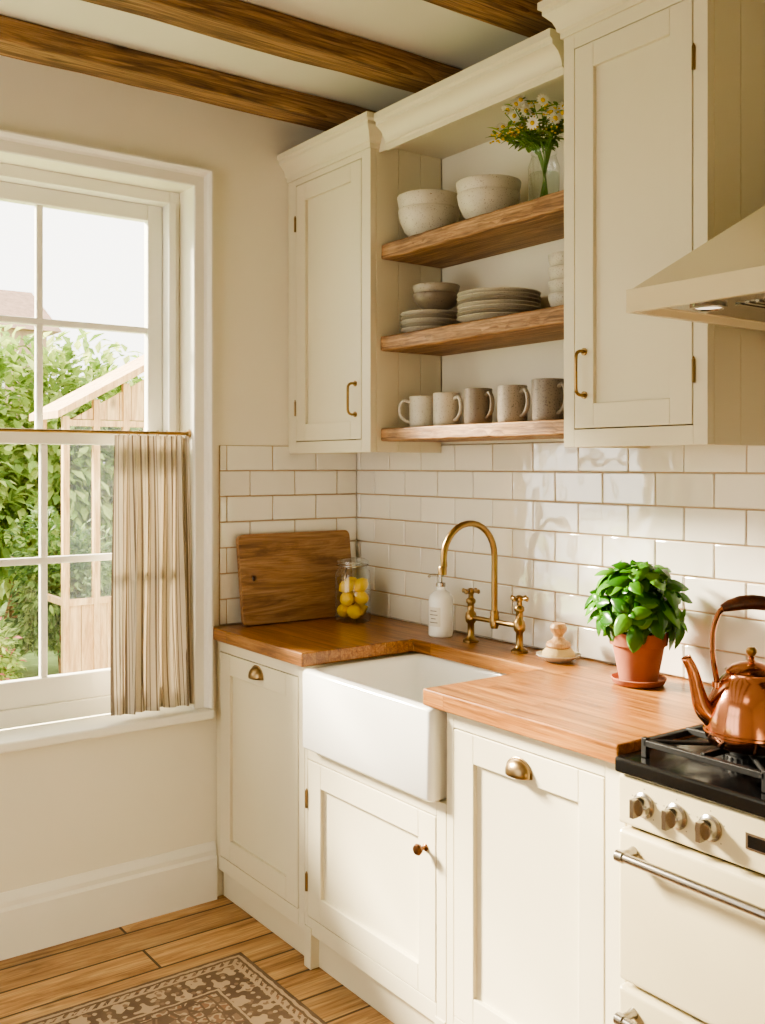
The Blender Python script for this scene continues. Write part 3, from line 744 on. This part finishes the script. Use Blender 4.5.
def mug(x_, y_, z_, R, h, ang, mat, lab, taper=0):
    r = root('mug', (x_, y_, z_), lab, 'mug', 'mugs on the bottom shelf')
    bm = BM(); lathe(bm, [(0, .003), (R*.8, .003), (R*.84, 0), (R*.95, .004), (R, .014), (R+taper*.5, h*.6), (R+taper, h-.001), (R+taper-.002, h), (R+taper-.0045, h-.002), (R-.004, .012), (0, .009)], (x_, y_, z_+.0005), 36)
    fin('cup', bm, mat, r, smooth=True, ang=60)
    bm = BM(); d = Vector((math.cos(ang), math.sin(ang), 0)); o = Vector((x_, y_, z_))
    pts = [o+d*(R-.002)+Vector((0, 0, h*.82)), o+d*(R+.018)+Vector((0, 0, h*.86)), o+d*(R+.03)+Vector((0, 0, h*.68)), o+d*(R+.028)+Vector((0, 0, h*.42)), o+d*(R+.012)+Vector((0, 0, h*.24)), o+d*(R-.002)+Vector((0, 0, h*.2))]
    tube(bm, smoothpath(pts, 5), .0055, 10, flat=1.3); fin('handle', bm, mat, r, smooth=True, ang=60)
left_a = math.atan2(-.807, -.59); right_a = math.atan2(.45, .9)
mug(.575, -.15, S3, .043, .10, left_a+.1, M_stone0, 'off-white stoneware mug standing at the shelf end')
mug(.690, -.15, S3, .041, .104, right_a-.5, M_stone1, 'cream speckled stoneware mug on lowest shelf')
mug(.835, -.15, S3, .042, .108, right_a-.6, M_stone3, 'brown stoneware mug on lowest shelf')
mug(.980, -.15, S3, .042, .108, right_a-.6, M_stone4, 'pale grey flecked stoneware mug on lowest shelf')
mug(1.120, -.15, S3, .044, .116, right_a-.6, M_stone5, 'tall grey flecked stoneware mug on lowest shelf', .002)

# flowers
vx, vy = 1.118, -.165
r = root('vase', (vx, vy, S1), 'clear glass jar vase with water on top shelf', 'vase')
bm = BM(); lathe(bm, [(0, 0), (.038, 0), (.042, .005), (.043, .11), (.036, .13), (.033, .14), (.036, .15)], (vx, vy, S1+.0005), 36); fin('glass_body', bm, M_glass, r, smooth=True)
bm = BM(); lathe(bm, [(0, 0), (.040, 0), (.041, .09), (0, .09)], (vx, vy, S1+.0015), 30); fin('water', bm, M_water, r, smooth=True)
rnd = random.Random(11)
for i in range(40):
    daisy = i % 5 in (0, 2)
    a = rnd.uniform(0, 2*pi); q = math.sqrt(rnd.random()) if not daisy else rnd.uniform(.35, 1)
    if daisy: a = rnd.uniform(-2.9, .6)
    hz = .175+.14*(1-q*.45)*rnd.uniform(.25, 1)
    e = Vector((vx+.118*q*math.cos(a)-.034, vy+.090*q*math.sin(a)-.02, S1+min(hz, .302)))
    if e.y > -.045: e.y = -.045
    s0 = Vector((vx-.014*math.cos(a), vy-.014*math.sin(a), S1+.015)); m_ = Vector((vx+.016*math.cos(a), vy+.016*math.sin(a), S1+.145))
    path = smoothpath([s0, m_, e], 6)
    r = root('daisy_stem' if daisy else 'greenery_stem', s0, 'white daisy with yellow centre in glass vase' if daisy else 'leafy green sprig with yellow buds in vase', 'flower', 'flowers in the vase')
    bm = BM(); tube(bm, path, .0013, 6)
    fin('stem', bm, M_stem, r, smooth=True)
    bm = BM()
    for k in range(5 if daisy else 16):
        p = path[rnd.randrange(8, len(path))]; b_ = rnd.uniform(0, 2*pi)
        leaf(bm, p, Vector((math.cos(b_), math.sin(b_), rnd.uniform(-.1, .7))), Vector((0, 0, 1)), rnd.uniform(.022, .042), .013, k=3)
    fin('leaves', bm, M_leaf, r, recalc=False)
    bm = BM()
    if daisy:
        dr = (Vector((.8, -.6, .15))+Vector((rnd.uniform(-.5, .5), rnd.uniform(-.5, .5), rnd.uniform(-.2, .45)))).normalized()
        Q = Matrix.Translation(e+dr*.012) @ dr.to_track_quat('Z', 'Y').to_matrix().to_4x4()
        for k in range(13):
            b_ = 2*pi*k/13; u1 = Q.to_3x3() @ Vector((math.cos(b_), math.sin(b_), .12)); leaf(bm, e+dr*.012+u1*.003, u1, dr, .0160, .0082, curl=.1, k=3)
        lathe(bm, [(0, .0062), (.0034, .0054), (.0058, .003), (.0062, 0), (0, -.001)], M=Q, n=12, mi=1)
        tube(bm, [e, e+dr*.012], .0012, 5, mi=1)
        fin('blossom', bm, [M_petal, M_yellow], r, recalc=False)
    else:
        for k in range(9):
            lathe(bm, [(0, -.003), (.003, -.001), (.0034, .001), (0, .003)], e+Vector((rnd.uniform(-.016, .016), rnd.uniform(-.016, .016), rnd.uniform(-.02, .008))), 8)
        fin('buds', bm, M_yellow, r, smooth=True)

# ------------------------------------------------------------------ cooker
CX0, CX1 = 1.756, 2.656
r = root('range_cooker', ((CX0+CX1)/2, -.3, 0), 'cream enamel range cooker with black gas hob', 'cooker')
bm = BM(); box(bm, CX0, CX1, -.585, -.02, .06, .861)
for x_ in (CX0+.03, CX1-.07):
    for y_ in (-.55, -.08): box(bm, x_, x_+.04, y_, y_+.04, 0, .06)
box(bm, CX0+.012, CX1-.012, -.586, -.585, .06, .76, 1)
fin('body', bm, [M_enamel, M_dark], r, bevel=.003)
bm = BM(); box(bm, CX0, CX1, -.612, -.586, .765, .858); cp = fin('control_panel', bm, M_enamel, r, bevel=.006, seg=3)
bm = BM(); box(bm, CX0-.001, CX1, -.622, -.013, .8625, .893); fin('hob', bm, M_black, r, bevel=.006, seg=3)
for x_ in (1.820, 1.893, 1.965, 2.20, 2.28, 2.36, 2.44, 2.52):
    bm = BM(); T = Matrix.Translation((x_, -.6122, .814)) @ Matrix.Rotation(pi/2, 4, 'X')
    lathe(bm, [(0, 0), (.0235, 0), (.0235, .004), (.019, .007), (.0175, .02), (.016, .023), (0, .023)], M=T, n=28)
    box(bm, x_-.0045, x_+.0045, -.649, -.635, .797, .831)
    for k in range(5):
        a = pi*.25+k*pi*1.5/4
        box(bm, x_+.03*math.sin(a+pi)-.001, x_+.03*math.sin(a+pi)+.001, -.6126, -.6121, .814+.03*math.cos(a+pi)-.001, .814+.03*math.cos(a+pi)+.001, 1)
    fin('knob', bm, [M_steel, M_ink], cp, smooth=True, ang=40, label='brushed steel control knob')
bm = BM(); box(bm, 2.035, 2.10, -.6135, -.6121, .800, .828); box(bm, 2.04, 2.095, -.6142, -.6135, .804, .824, 1); fin('clock_display', bm, [M_steel, M_black], cp)
bm = BM(); box(bm, CX0+.004, CX0+.45, -.618, -.5865, .468, .757); od = fin('oven_door', bm, M_enamel, r, bevel=.01, seg=4)
bm = BM(); box(bm, CX0+.456, CX1-.004, -.618, -.5865, .13, .757); od2 = fin('oven_door', bm, M_enamel, r, bevel=.01, seg=4)
bm = BM(); box(bm, CX0+.004, CX0+.45, -.618, -.5865, .13, .458); gd = fin('grill_drawer', bm, M_enamel, r, bevel=.01, seg=4)
for pr_, xa, xb, z_ in ((od, CX0+.034, CX0+.43, .722), (od2, CX0+.475, CX1-.022, .722), (gd, CX0+.034, CX0+.43, .418)):
    bm = BM(); tube(bm, [(xa, -.655, z_), (xb, -.655, z_)], .009, 16)
    for x_ in (xa+.010, xb-.010):
        tube(bm, [(x_, -.6175, z_), (x_, -.63, z_), (x_, -.655, z_)], [.011, .008, .009], 14)
        lathe(bm, [(0, -.010), (.0115, -.008), (.0115, .008), (0, .010)], M=Matrix.Translation((x_, -.655, z_)) @ Matrix.Rotation(pi/2, 4, 'Y'), n=16)
    fin('door_handle', bm, M_steel, pr_, smooth=True, ang=40, label='brushed steel bar handle')
for bxx in (1.925, 2.206, 2.487):
    for byy in (-.455, -.175):
        bm = BM(); lathe(bm, [(0, 0), (.055, 0), (.055, .004), (.04, .006), (.038, .016), (.03, .017), (.03, .022), (.0, .024)], (bxx, byy, .8932), 32)
        for k in range(24):
            a = 2*pi*k/24; box(bm, bxx+.039*math.cos(a)-.0015, bxx+.039*math.cos(a)+.0015, byy+.039*math.sin(a)-.0015, byy+.039*math.sin(a)+.0015, .897, .908)
        fin('burner', bm, M_iron, r, smooth=True, ang=40)
        bm = BM(); h = .125; g = .006; zt = .931; zb_ = .919
        hx_ = .128
        for s_ in (-1, 1):
            box(bm, bxx-hx_, bxx+hx_, byy+s_*h-g, byy+s_*h+g, zb_-.004, zt-.004); box(bm, bxx+s_*hx_-g, bxx+s_*hx_+g, byy-h, byy+h, zb_-.004, zt-.004)
            box(bm, bxx+s_*.028 if s_ > 0 else bxx-hx_, bxx+hx_ if s_ > 0 else bxx-.028, byy-.0045, byy+.0045, zb_, zt)
            box(bm, bxx-.0045, bxx+.0045, byy+.028 if s_ > 0 else byy-h, byy+h if s_ > 0 else byy-.028, zb_, zt)
            for s2 in (-1, 1):
                box(bm, bxx+s_*hx_-g, bxx+s_*hx_+g, byy+s2*h-g, byy+s2*h+g, .8935, zt)
                p0 = Vector((bxx+s_*hx_, byy+s2*h, .923)); p1 = Vector((bxx+s_*.03, byy+s2*.03, .925)); tube(bm, [p0, p1], .005, 6)
        fin('pan_support', bm, M_iron, r, bevel=.0015)

# kettle
kx, ky, kz = 1.950, -.468, .932
r = root('kettle', (kx, ky, kz), 'polished copper kettle with wooden handle on gas hob', 'kettle')
bm = BM(); lathe(bm, [(0, 0), (.068, 0), (.077, .004), (.083, .018), (.084, .034), (.082, .055), (.076, .082), (.065, .107), (.053, .124), (.045, .131), (.045, .135), (0, .135)], (kx, ky, kz), 48)
lathe(bm, [(.0830, .024), (.086, .026), (.086, .030), (.0835, .032)], (kx, ky, kz), 48)
fin('kettle_body', bm, M_copper, r, smooth=True, ang=50)
bm = BM(); lathe(bm, [(0, 0), (.046, 0), (.047, .003), (.036, .012), (.02, .018), (.008, .020), (.005, .024), (.006, .028), (0, .03)], (kx, ky, kz+.1352), 36)
lid = fin('lid', bm, M_copper, r, smooth=True)
bm = BM(); lathe(bm, [(0, 0), (.006, .001), (.010, .007), (.010, .012), (.006, .017), (0, .018)], (kx, ky, kz+.1645), 20); fin('lid_knob', bm, M_brass, lid, smooth=True)
kd = Vector((-.62, -.785, 0)); o = Vector((kx, ky, kz)); Zv = Vector((0, 0, 1))
bm = BM(); tube(bm, smoothpath([o+kd*.064+Zv*.045, o+kd*.088+Zv*.068, o+kd*.098+Zv*.098, o+kd*.107+Zv*.135, o+kd*.120+Zv*.162], 6), [.022, .0215, .02, .019, .0185, .018, .0172, .0165, .016, .0153, .0147, .014, .0135, .013, .0125, .012, .0116, .0112, .0108, .0105, .0102, .01, .0098, .0096, .0094], 18, caps=False)
fin('spout', bm, M_copper, r, smooth=True, solid=.001)
for s_ in (1, -1):
    bm = BM()
    tube(bm, smoothpath([o+kd*s_*.062+Zv*.112, o+kd*s_*.070+Zv*.16, o+kd*s_*.070+Zv*.21, o+kd*s_*.060+Zv*.243, o+kd*s_*.050+Zv*.253], 6), .0042, 10, flat=1.6)
    T = Matrix.Translation(o+kd*s_*.062+Zv*.105); lathe(bm, [(0, 0), (.01, .002), (.01, .012), (0, .014)], M=T, n=14)
    fin('handle_bracket', bm, M_copper, r, smooth=True)
bm = BM(); pts = [o+kd*t+Zv*(.2525+.012*(1-(t/.054)**2)) for t in (-.054, -.040, -.02, 0, .02, .040, .054)]
tube(bm, pts, [.007, .011, .0135, .014, .0135, .011, .007], 16); fin('handle_grip', bm, M_grip, r, smooth=True, label='dark turned wooden grip')

# hood
r = root('cooker_hood', (2.21, -.3, 1.743), 'cream pyramid cooker hood above the range', 'cooker hood')
hx0, hx1, hy = 1.760, 2.662, -.594
bm = BM()
A = [(hx0, hy), (hx1, hy), (hx1, -.012), (hx0, -.012)]; T_ = [(2.0, -.30), (2.42, -.30), (2.42, -.012), (2.0, -.012)]
def ring(P, z_, ins=0):
    cx_, cy_ = (hx0+hx1)/2, hy/2
    return [bm.verts.new((x_+(ins if x_ < cx_ else -ins), y_+(ins if y_ < cy_ else 0), z_)) for x_, y_ in P]
rs = [ring(A, 1.757, .022), ring(A, 1.743, .012), ring(A, 1.743), ring(A, 1.788), ring(A, 1.788, .008), ring(T_, 2.02)]
for a, b_ in zip(rs, rs[1:]):
    for i in range(4): bm.faces.new((a[i], a[(i+1) % 4], b_[(i+1) % 4], b_[i]))
bm.faces.new(rs[0]); bm.faces.new(rs[-1])
fin('canopy', bm, M_enamel, r, bevel=.002)
bm = BM(); box(bm, hx0+.05, hx1-.05, hy+.05, -.04, 1.752, 1.7565)
for i in range(30): box(bm, hx0+.16+i*.02, hx0+.17+i*.02, hy+.12, -.08, 1.749, 1.752)
fin('filter_panel', bm, M_steel, r)
bm = BM(); box(bm, 2.05, 2.37, -.28, -.012, 2.0205, 2.605); fin('chimney', bm, M_enamel, r, bevel=.002)
for x_, y_ in ((1.88, -.50), (1.88, -.16), (2.54, -.50), (2.54, -.16)):
    bm = BM(); lathe(bm, [(.034, .004), (.034, -.002), (.028, -.004), (.025, -.001)], (x_, y_, 1.748), 28)
    lathe(bm, [(0, -.002), (.026, -.001)], (x_, y_, 1.748), 28, mi=1); fin('hood_light', bm, [M_steel, M_lens], r, smooth=True)

# ------------------------------------------------------------------ curtain + rod
RXX = -.022
r = root('curtain_rod', (RXX, -1.295, 1.554), 'slim brass cafe curtain rod across the window', 'curtain rod')
bm = BM(); tube(bm, [(RXX, WY0+.003, 1.554), (RXX, WY1-.003, 1.554)], .0055, 12); fin('rod', bm, M_brass, r, smooth=True)
for y_ in (WY0+.001, WY1-.009):
    bm = BM(); lathe(bm, [(0, 0), (.014, 0), (.014, .004), (.009, .008), (0, .008)], M=Matrix.Translation((RXX, y_+(0 if y_ < -1 else .008), 1.554)) @ Matrix.Rotation(-pi/2 if y_ < -1 else pi/2, 4, 'X'), n=20); fin('end_socket', bm, M_brass, r, smooth=True)
def curtain(ya, yb, seed):
    rn = random.Random(seed)
    bm = BM(); uvl = bm.loops.layers.uv.new('UVMap')
    NU, NV = 200, 50; zt, zb_ = 1.545, .662; G = []
    ph = [rn.uniform(0, 6) for _ in range(4)]
    L_ = 0; prevp = None; us = []
    for i in range(NU+1):
        s_ = i/NU
        th = 2*pi*6*s_+1.1*math.sin(2*pi*s_*1.6+ph[0])
        row = []
        for j in range(NV+1):
            t = j/NV
            amp = (.008+.014*min(1, t*2.2))*(.75+.4*math.sin(2.3*th/5+ph[1]))
            fine_ = .003*math.sin(th*3+ph[2])*(1-min(1, t*3))
            y_ = ya+(yb-ya)*s_+.006*math.sin(th*2+ph[2]+t*1.6)*(.3+t)+.008*math.sin(4*t+ph[3]+3*s_)*math.sin(pi*s_)
            cen = (ya+yb)/2; y_ = cen+(y_-cen)*(1+.12*t)
            # the hem hangs a little forward of the rod, out over the sill board
            x_ = RXX+amp*math.sin(th+.6*math.sin(2.0*t+ph[1]+s_*3))+fine_+.004*math.sin(6*t+th*.5)*t+.028*t*t
            row.append(bm.verts.new((x_, min(max(y_, WY0+.004), WY1-.004-.002*math.sin(th)), zt+(zb_-zt)*t)))
        G.append(row)
        p = row[NV//2].co.copy()
        if prevp is not None: L_ += (p-prevp).length
        prevp = p; us.append(L_)
    for i in range(NU):
        for j in range(NV):
            f = bm.faces.new((G[i][j], G[i+1][j], G[i+1][j+1], G[i][j+1]))
            for lp_, (a, b_) in zip(f.loops, ((i, j), (i+1, j), (i+1, j+1), (i, j+1))): lp_[uvl].uv = (us[a], b_/NV*.9)
    fin('cafe_curtain', bm, M_linen, smooth=True, ang=80, solid=.001, label='striped cream and taupe linen cafe curtain on rod', cat='curtain', group='cafe curtains', recalc=False)
curtain(-.922, -.672, 5)
curtain(-1.918, -1.675, 9)
for i in range(8):
    y_ = -.91+i*.0328
    bm = BM(); tube(bm, [(RXX+.0095*math.cos(a), y_, 1.5535+.0095*math.sin(a)) for a in [2*pi*k/20 for k in range(21)]], .0011, 6, caps=False)
    fin('curtain_ring', bm, M_brass, smooth=True, label='small brass curtain ring threaded on rod', cat='curtain ring', group='curtain rings')

# rug
bm = BM(); uvl = bm.loops.layers.uv.new('UVMap')
vs = box(bm, RX0, RX1, RY0, RY1, .0005, .008)
for f in bm.faces:
    for lp_ in f.loops: lp_[uvl].uv = (lp_.vert.co.x-RX0, lp_.vert.co.y-RY0)
fin('rug', bm, M_rug, bevel=.002, label='faded brown and cream patterned wool runner rug', cat='rug')

# ------------------------------------------------------------------ garden
bm = BM(); box(bm, -20, -.26, -10, 12, -.3, -.15); fin('lawn', bm, M_lawn, label='sunlit garden lawn outside the window', cat='lawn', kind='stuff')
bm = BM(); box(bm, -3.2, -2.0, -.9, 1.6, -.149, -.135); fin('garden_path', bm, M_gravel, label='pale gravel garden path beside shrubs', cat='path', kind='stuff')
def bush(c_, rad, n, mat, size, lab, seed, name='shrub', cat='shrub', rose=0, nb=9, ztop=.55):
    rn = random.Random(seed); bm = BM(); c_ = Vector(c_)
    blobs = []
    for k in range(nb):
        blobs.append((Vector((rn.uniform(-.45, .45)*rad[0], (-.75+1.5*(k+.5)/nb if nb > 12 else rn.uniform(-.5, .5))*rad[1], rn.uniform(-.5, ztop)*rad[2])), rn.uniform(.42, .62)))
    ry_ = min(rad[1], 1.6)
    for i in range(n):
        o_, s_ = rn.choice(blobs)
        d = Vector((rn.gauss(0, 1), rn.gauss(0, 1), rn.gauss(0, 1))).normalized()
        p = c_+o_+Vector((d.x*rad[0], d.y*ry_, d.z*rad[2]))*s_*rn.uniform(.6, 1.05)
        if p.z < .06: continue
        q = (d+Vector((rn.uniform(-.8, .8), rn.uniform(-.8, .8), rn.uniform(-.8, .4)))).normalized()
        leaf(bm, p, q, Vector((rn.uniform(-.5, .5), rn.uniform(-.5, .5), 1)), size*rn.uniform(.7, 1.3), size*.65, k=2, mi=1 if rn.random() < rose else 0)
    for k in range(5): tube(bm, [(c_.x+rn.uniform(-.1, .1), c_.y+rn.uniform(-.1, .1), -.14), (c_.x+rn.uniform(-.4, .4)*rad[0], c_.y+rn.uniform(-.2, .2)*ry_, max(.1, c_.z))], .015, 6, mi=2)
    fin(name, bm, [mat, M_rose, M_beam], recalc=False, label=lab, cat=cat)
bush((-7.6, .9, 1.25), (1.2, 5.2, 1.8), 34000, M_garden, .15, 'tall leafy garden hedge behind the greenhouse', 1, 'hedge', 'hedge', nb=30, ztop=.38)
bush((-5.0, -.75, .75), (.85, .75, 1.2), 9000, M_garden2, .085, 'dense green shrub in front of hedge', 2)
bush((-3.9, -1.85, .5), (.6, .6, .85), 3500, M_garden, .06, 'bushy green shrub near the window', 3)
bush((-4.55, .45, .30), (.45, .45, .75), 5000, M_garden2, .06, 'leafy shrub growing behind the greenhouse', 5)
bush((-3.75, -.45, .1), (.42, .36, .42), 3600, M_garden, .05, 'low rose bush with pink blossom', 6, rose=.09)
r = root('house', (-15.5, .6, -.15), 'distant pale brick house with clay tiled roof', 'house')
bm = BM(); box(bm, -17, -14, -2.2, 3.3, -.148, 3.7); fin('walls', bm, M_brick, r)
bm = BM()
vs = [bm.verts.new(p) for p in ((-17.2, -2.4, 3.702), (-13.8, -2.4, 3.702), (-15.5, -2.4, 4.6), (-17.2, 3.5, 3.702), (-13.8, 3.5, 3.702), (-15.5, 3.5, 4.6))]
for f in ((0, 1, 2), (5, 4, 3), (1, 4, 5, 2), (0, 2, 5, 3), (0, 3, 4, 1)): bm.faces.new([vs[i] for i in f])
fin('roof', bm, M_rooft, r)
for y_ in (-1.4, .2, 1.8):
    bm = BM(); box(bm, -14.0, -13.97, y_, y_+.8, 2.4, 3.4); box(bm, -13.97, -13.96, y_+.06, y_+.74, 2.46, 3.34, 1); fin('window', bm, [M_trim, M_dark], r)
# greenhouse
r = root('greenhouse', (-3.5, .75, -.15), 'small cedar timber greenhouse with gabled roof in garden', 'greenhouse')
bm = BM()
gx0, gx1, ga, gb = -3.75, -3.3, .02, 1.5
mid_ = .76
for y_ in (ga, .22, .42, .76, 1.1, 1.3, gb):
    zt = 1.76+.42*(1-abs(y_-mid_)/.74)
    box(bm, gx1-.022, gx1+.022, y_-.02, y_+.02, -.148, zt)
for x_ in (gx0,):
    for y_ in (ga, mid_, gb): box(bm, x_-.02, x_+.02, y_-.02, y_+.02, -.148, 1.76)
for z_ in (-.12, .55, 1.70): box(bm, gx1-.018, gx1+.018, ga, gb, z_, z_+.04)
for z_ in (-.12, .55): box(bm, gx0, gx1, ga-.015, ga+.015, z_, z_+.04)
fin('timber_frame', bm, M_cedar, r)
bm = BM()
k = 0; yy = ga+.02
while yy < gb-.02:
    y2 = min(yy+.085, gb-.02); f_ = lambda q: 1.74+.42*(1-abs(q-mid_)/.74)-.02
    vs = [bm.verts.new((x_, a, z_)) for x_ in (gx1-.012, gx1-.002) for a, z_ in ((yy+.002, 1.745), (y2-.002, 1.745), (y2-.002, f_(y2)), (yy+.002, f_(yy)))]
    for f in ((0, 1, 2, 3), (7, 6, 5, 4), (0, 4, 5, 1), (1, 5, 6, 2), (2, 6, 7, 3), (3, 7, 4, 0)): bm.faces.new([vs[i] for i in f])
    box(bm, gx1-.012, gx1-.002, yy+.002, y2-.002, -.10, .548)
    yy = y2
fin('boarding', bm, M_cedar, r)
bm = BM()
for sgn in (-1, 1):
    e0 = mid_+sgn*.82
    vs = []
    for x_ in (gx0-.04, gx1+.10):
        for (y_, z_) in ((e0, 1.745), (mid_, 2.20), (mid_, 2.25), (e0, 1.79)): vs.append(bm.verts.new((x_, y_, z_)))
    for f in ((0, 1, 2, 3), (7, 6, 5, 4), (0, 4, 5, 1), (1, 5, 6, 2), (2, 6, 7, 3), (3, 7, 4, 0)): bm.faces.new([vs[i] for i in f])
fin('roof', bm, M_cedar, r)
bm = BM(); box(bm, gx1-.004, gx1-.001, ga, gb, .55, 1.7); fin('glazing', bm, M_pane, r)

# ------------------------------------------------------------------ lights
def area(name, loc, rot, sx_, sy__, power, col=(1, 1, 1), portal=False):
    l = bpy.data.lights.new(name, 'AREA'); l.shape = 'RECTANGLE'; l.size = sx_; l.size_y = sy__; l.energy = power; l.color = col
    if portal: l.cycles.is_portal = True
    o_ = bpy.data.objects.new(name, l); COL.objects.link(o_); o_.location = loc; o_.rotation_euler = rot; return o_
area('window_portal', (-.26, -1.295, 1.5), (0, -pi/2, 0), 1.75, 1.26, 1, portal=True)
area('fill_window_portal', ((GX0+GX1)/2, -3.72, 1.33), (pi/2, 0, 0), GX1-GX0, 1.95, 1, portal=True)
area('ceiling_fill', (2.6, -2.6, 2.60), (0, 0, 0), .6, .6, 3, (1, .86, .68))  # added warm fill behind the camera, no lamp fitting hangs there
s_ = bpy.data.lights.new('sun', 'SUN'); s_.energy = 40; s_.angle = math.radians(12); s_.color = (1, .885, .68)
so = bpy.data.objects.new('sun', s_); COL.objects.link(so)
so.rotation_euler = Vector((-.78, -.42, .46)).to_track_quat('Z', 'Y').to_euler(); so.location = (-5, -4, 5)
w = bpy.data.worlds.new('World'); scene.world = w; w.use_nodes = True
bg = w.node_tree.nodes['Background']; bg.inputs[0].default_value = (1, .963, .877, 1); bg.inputs[1].default_value = 4.0

# ------------------------------------------------------------------ camera
cam = bpy.data.cameras.new('camera'); co = bpy.data.objects.new('camera', cam); COL.objects.link(co)
cam.sensor_fit = 'VERTICAL'; cam.sensor_height = 36; cam.lens = 1000*36/1024
cam.shift_y = -47/1024; co.location = (3.04, -2.11, 1.45); co.rotation_euler = (pi/2, 0, math.atan2(.807, .59)); cam.clip_start = .05
scene.camera = co
scene.view_settings.view_transform = 'AgX'
try: scene.view_settings.look = 'AgX - Medium High Contrast'
except Exception as e: print(e)
scene.view_settings.exposure = 0.06
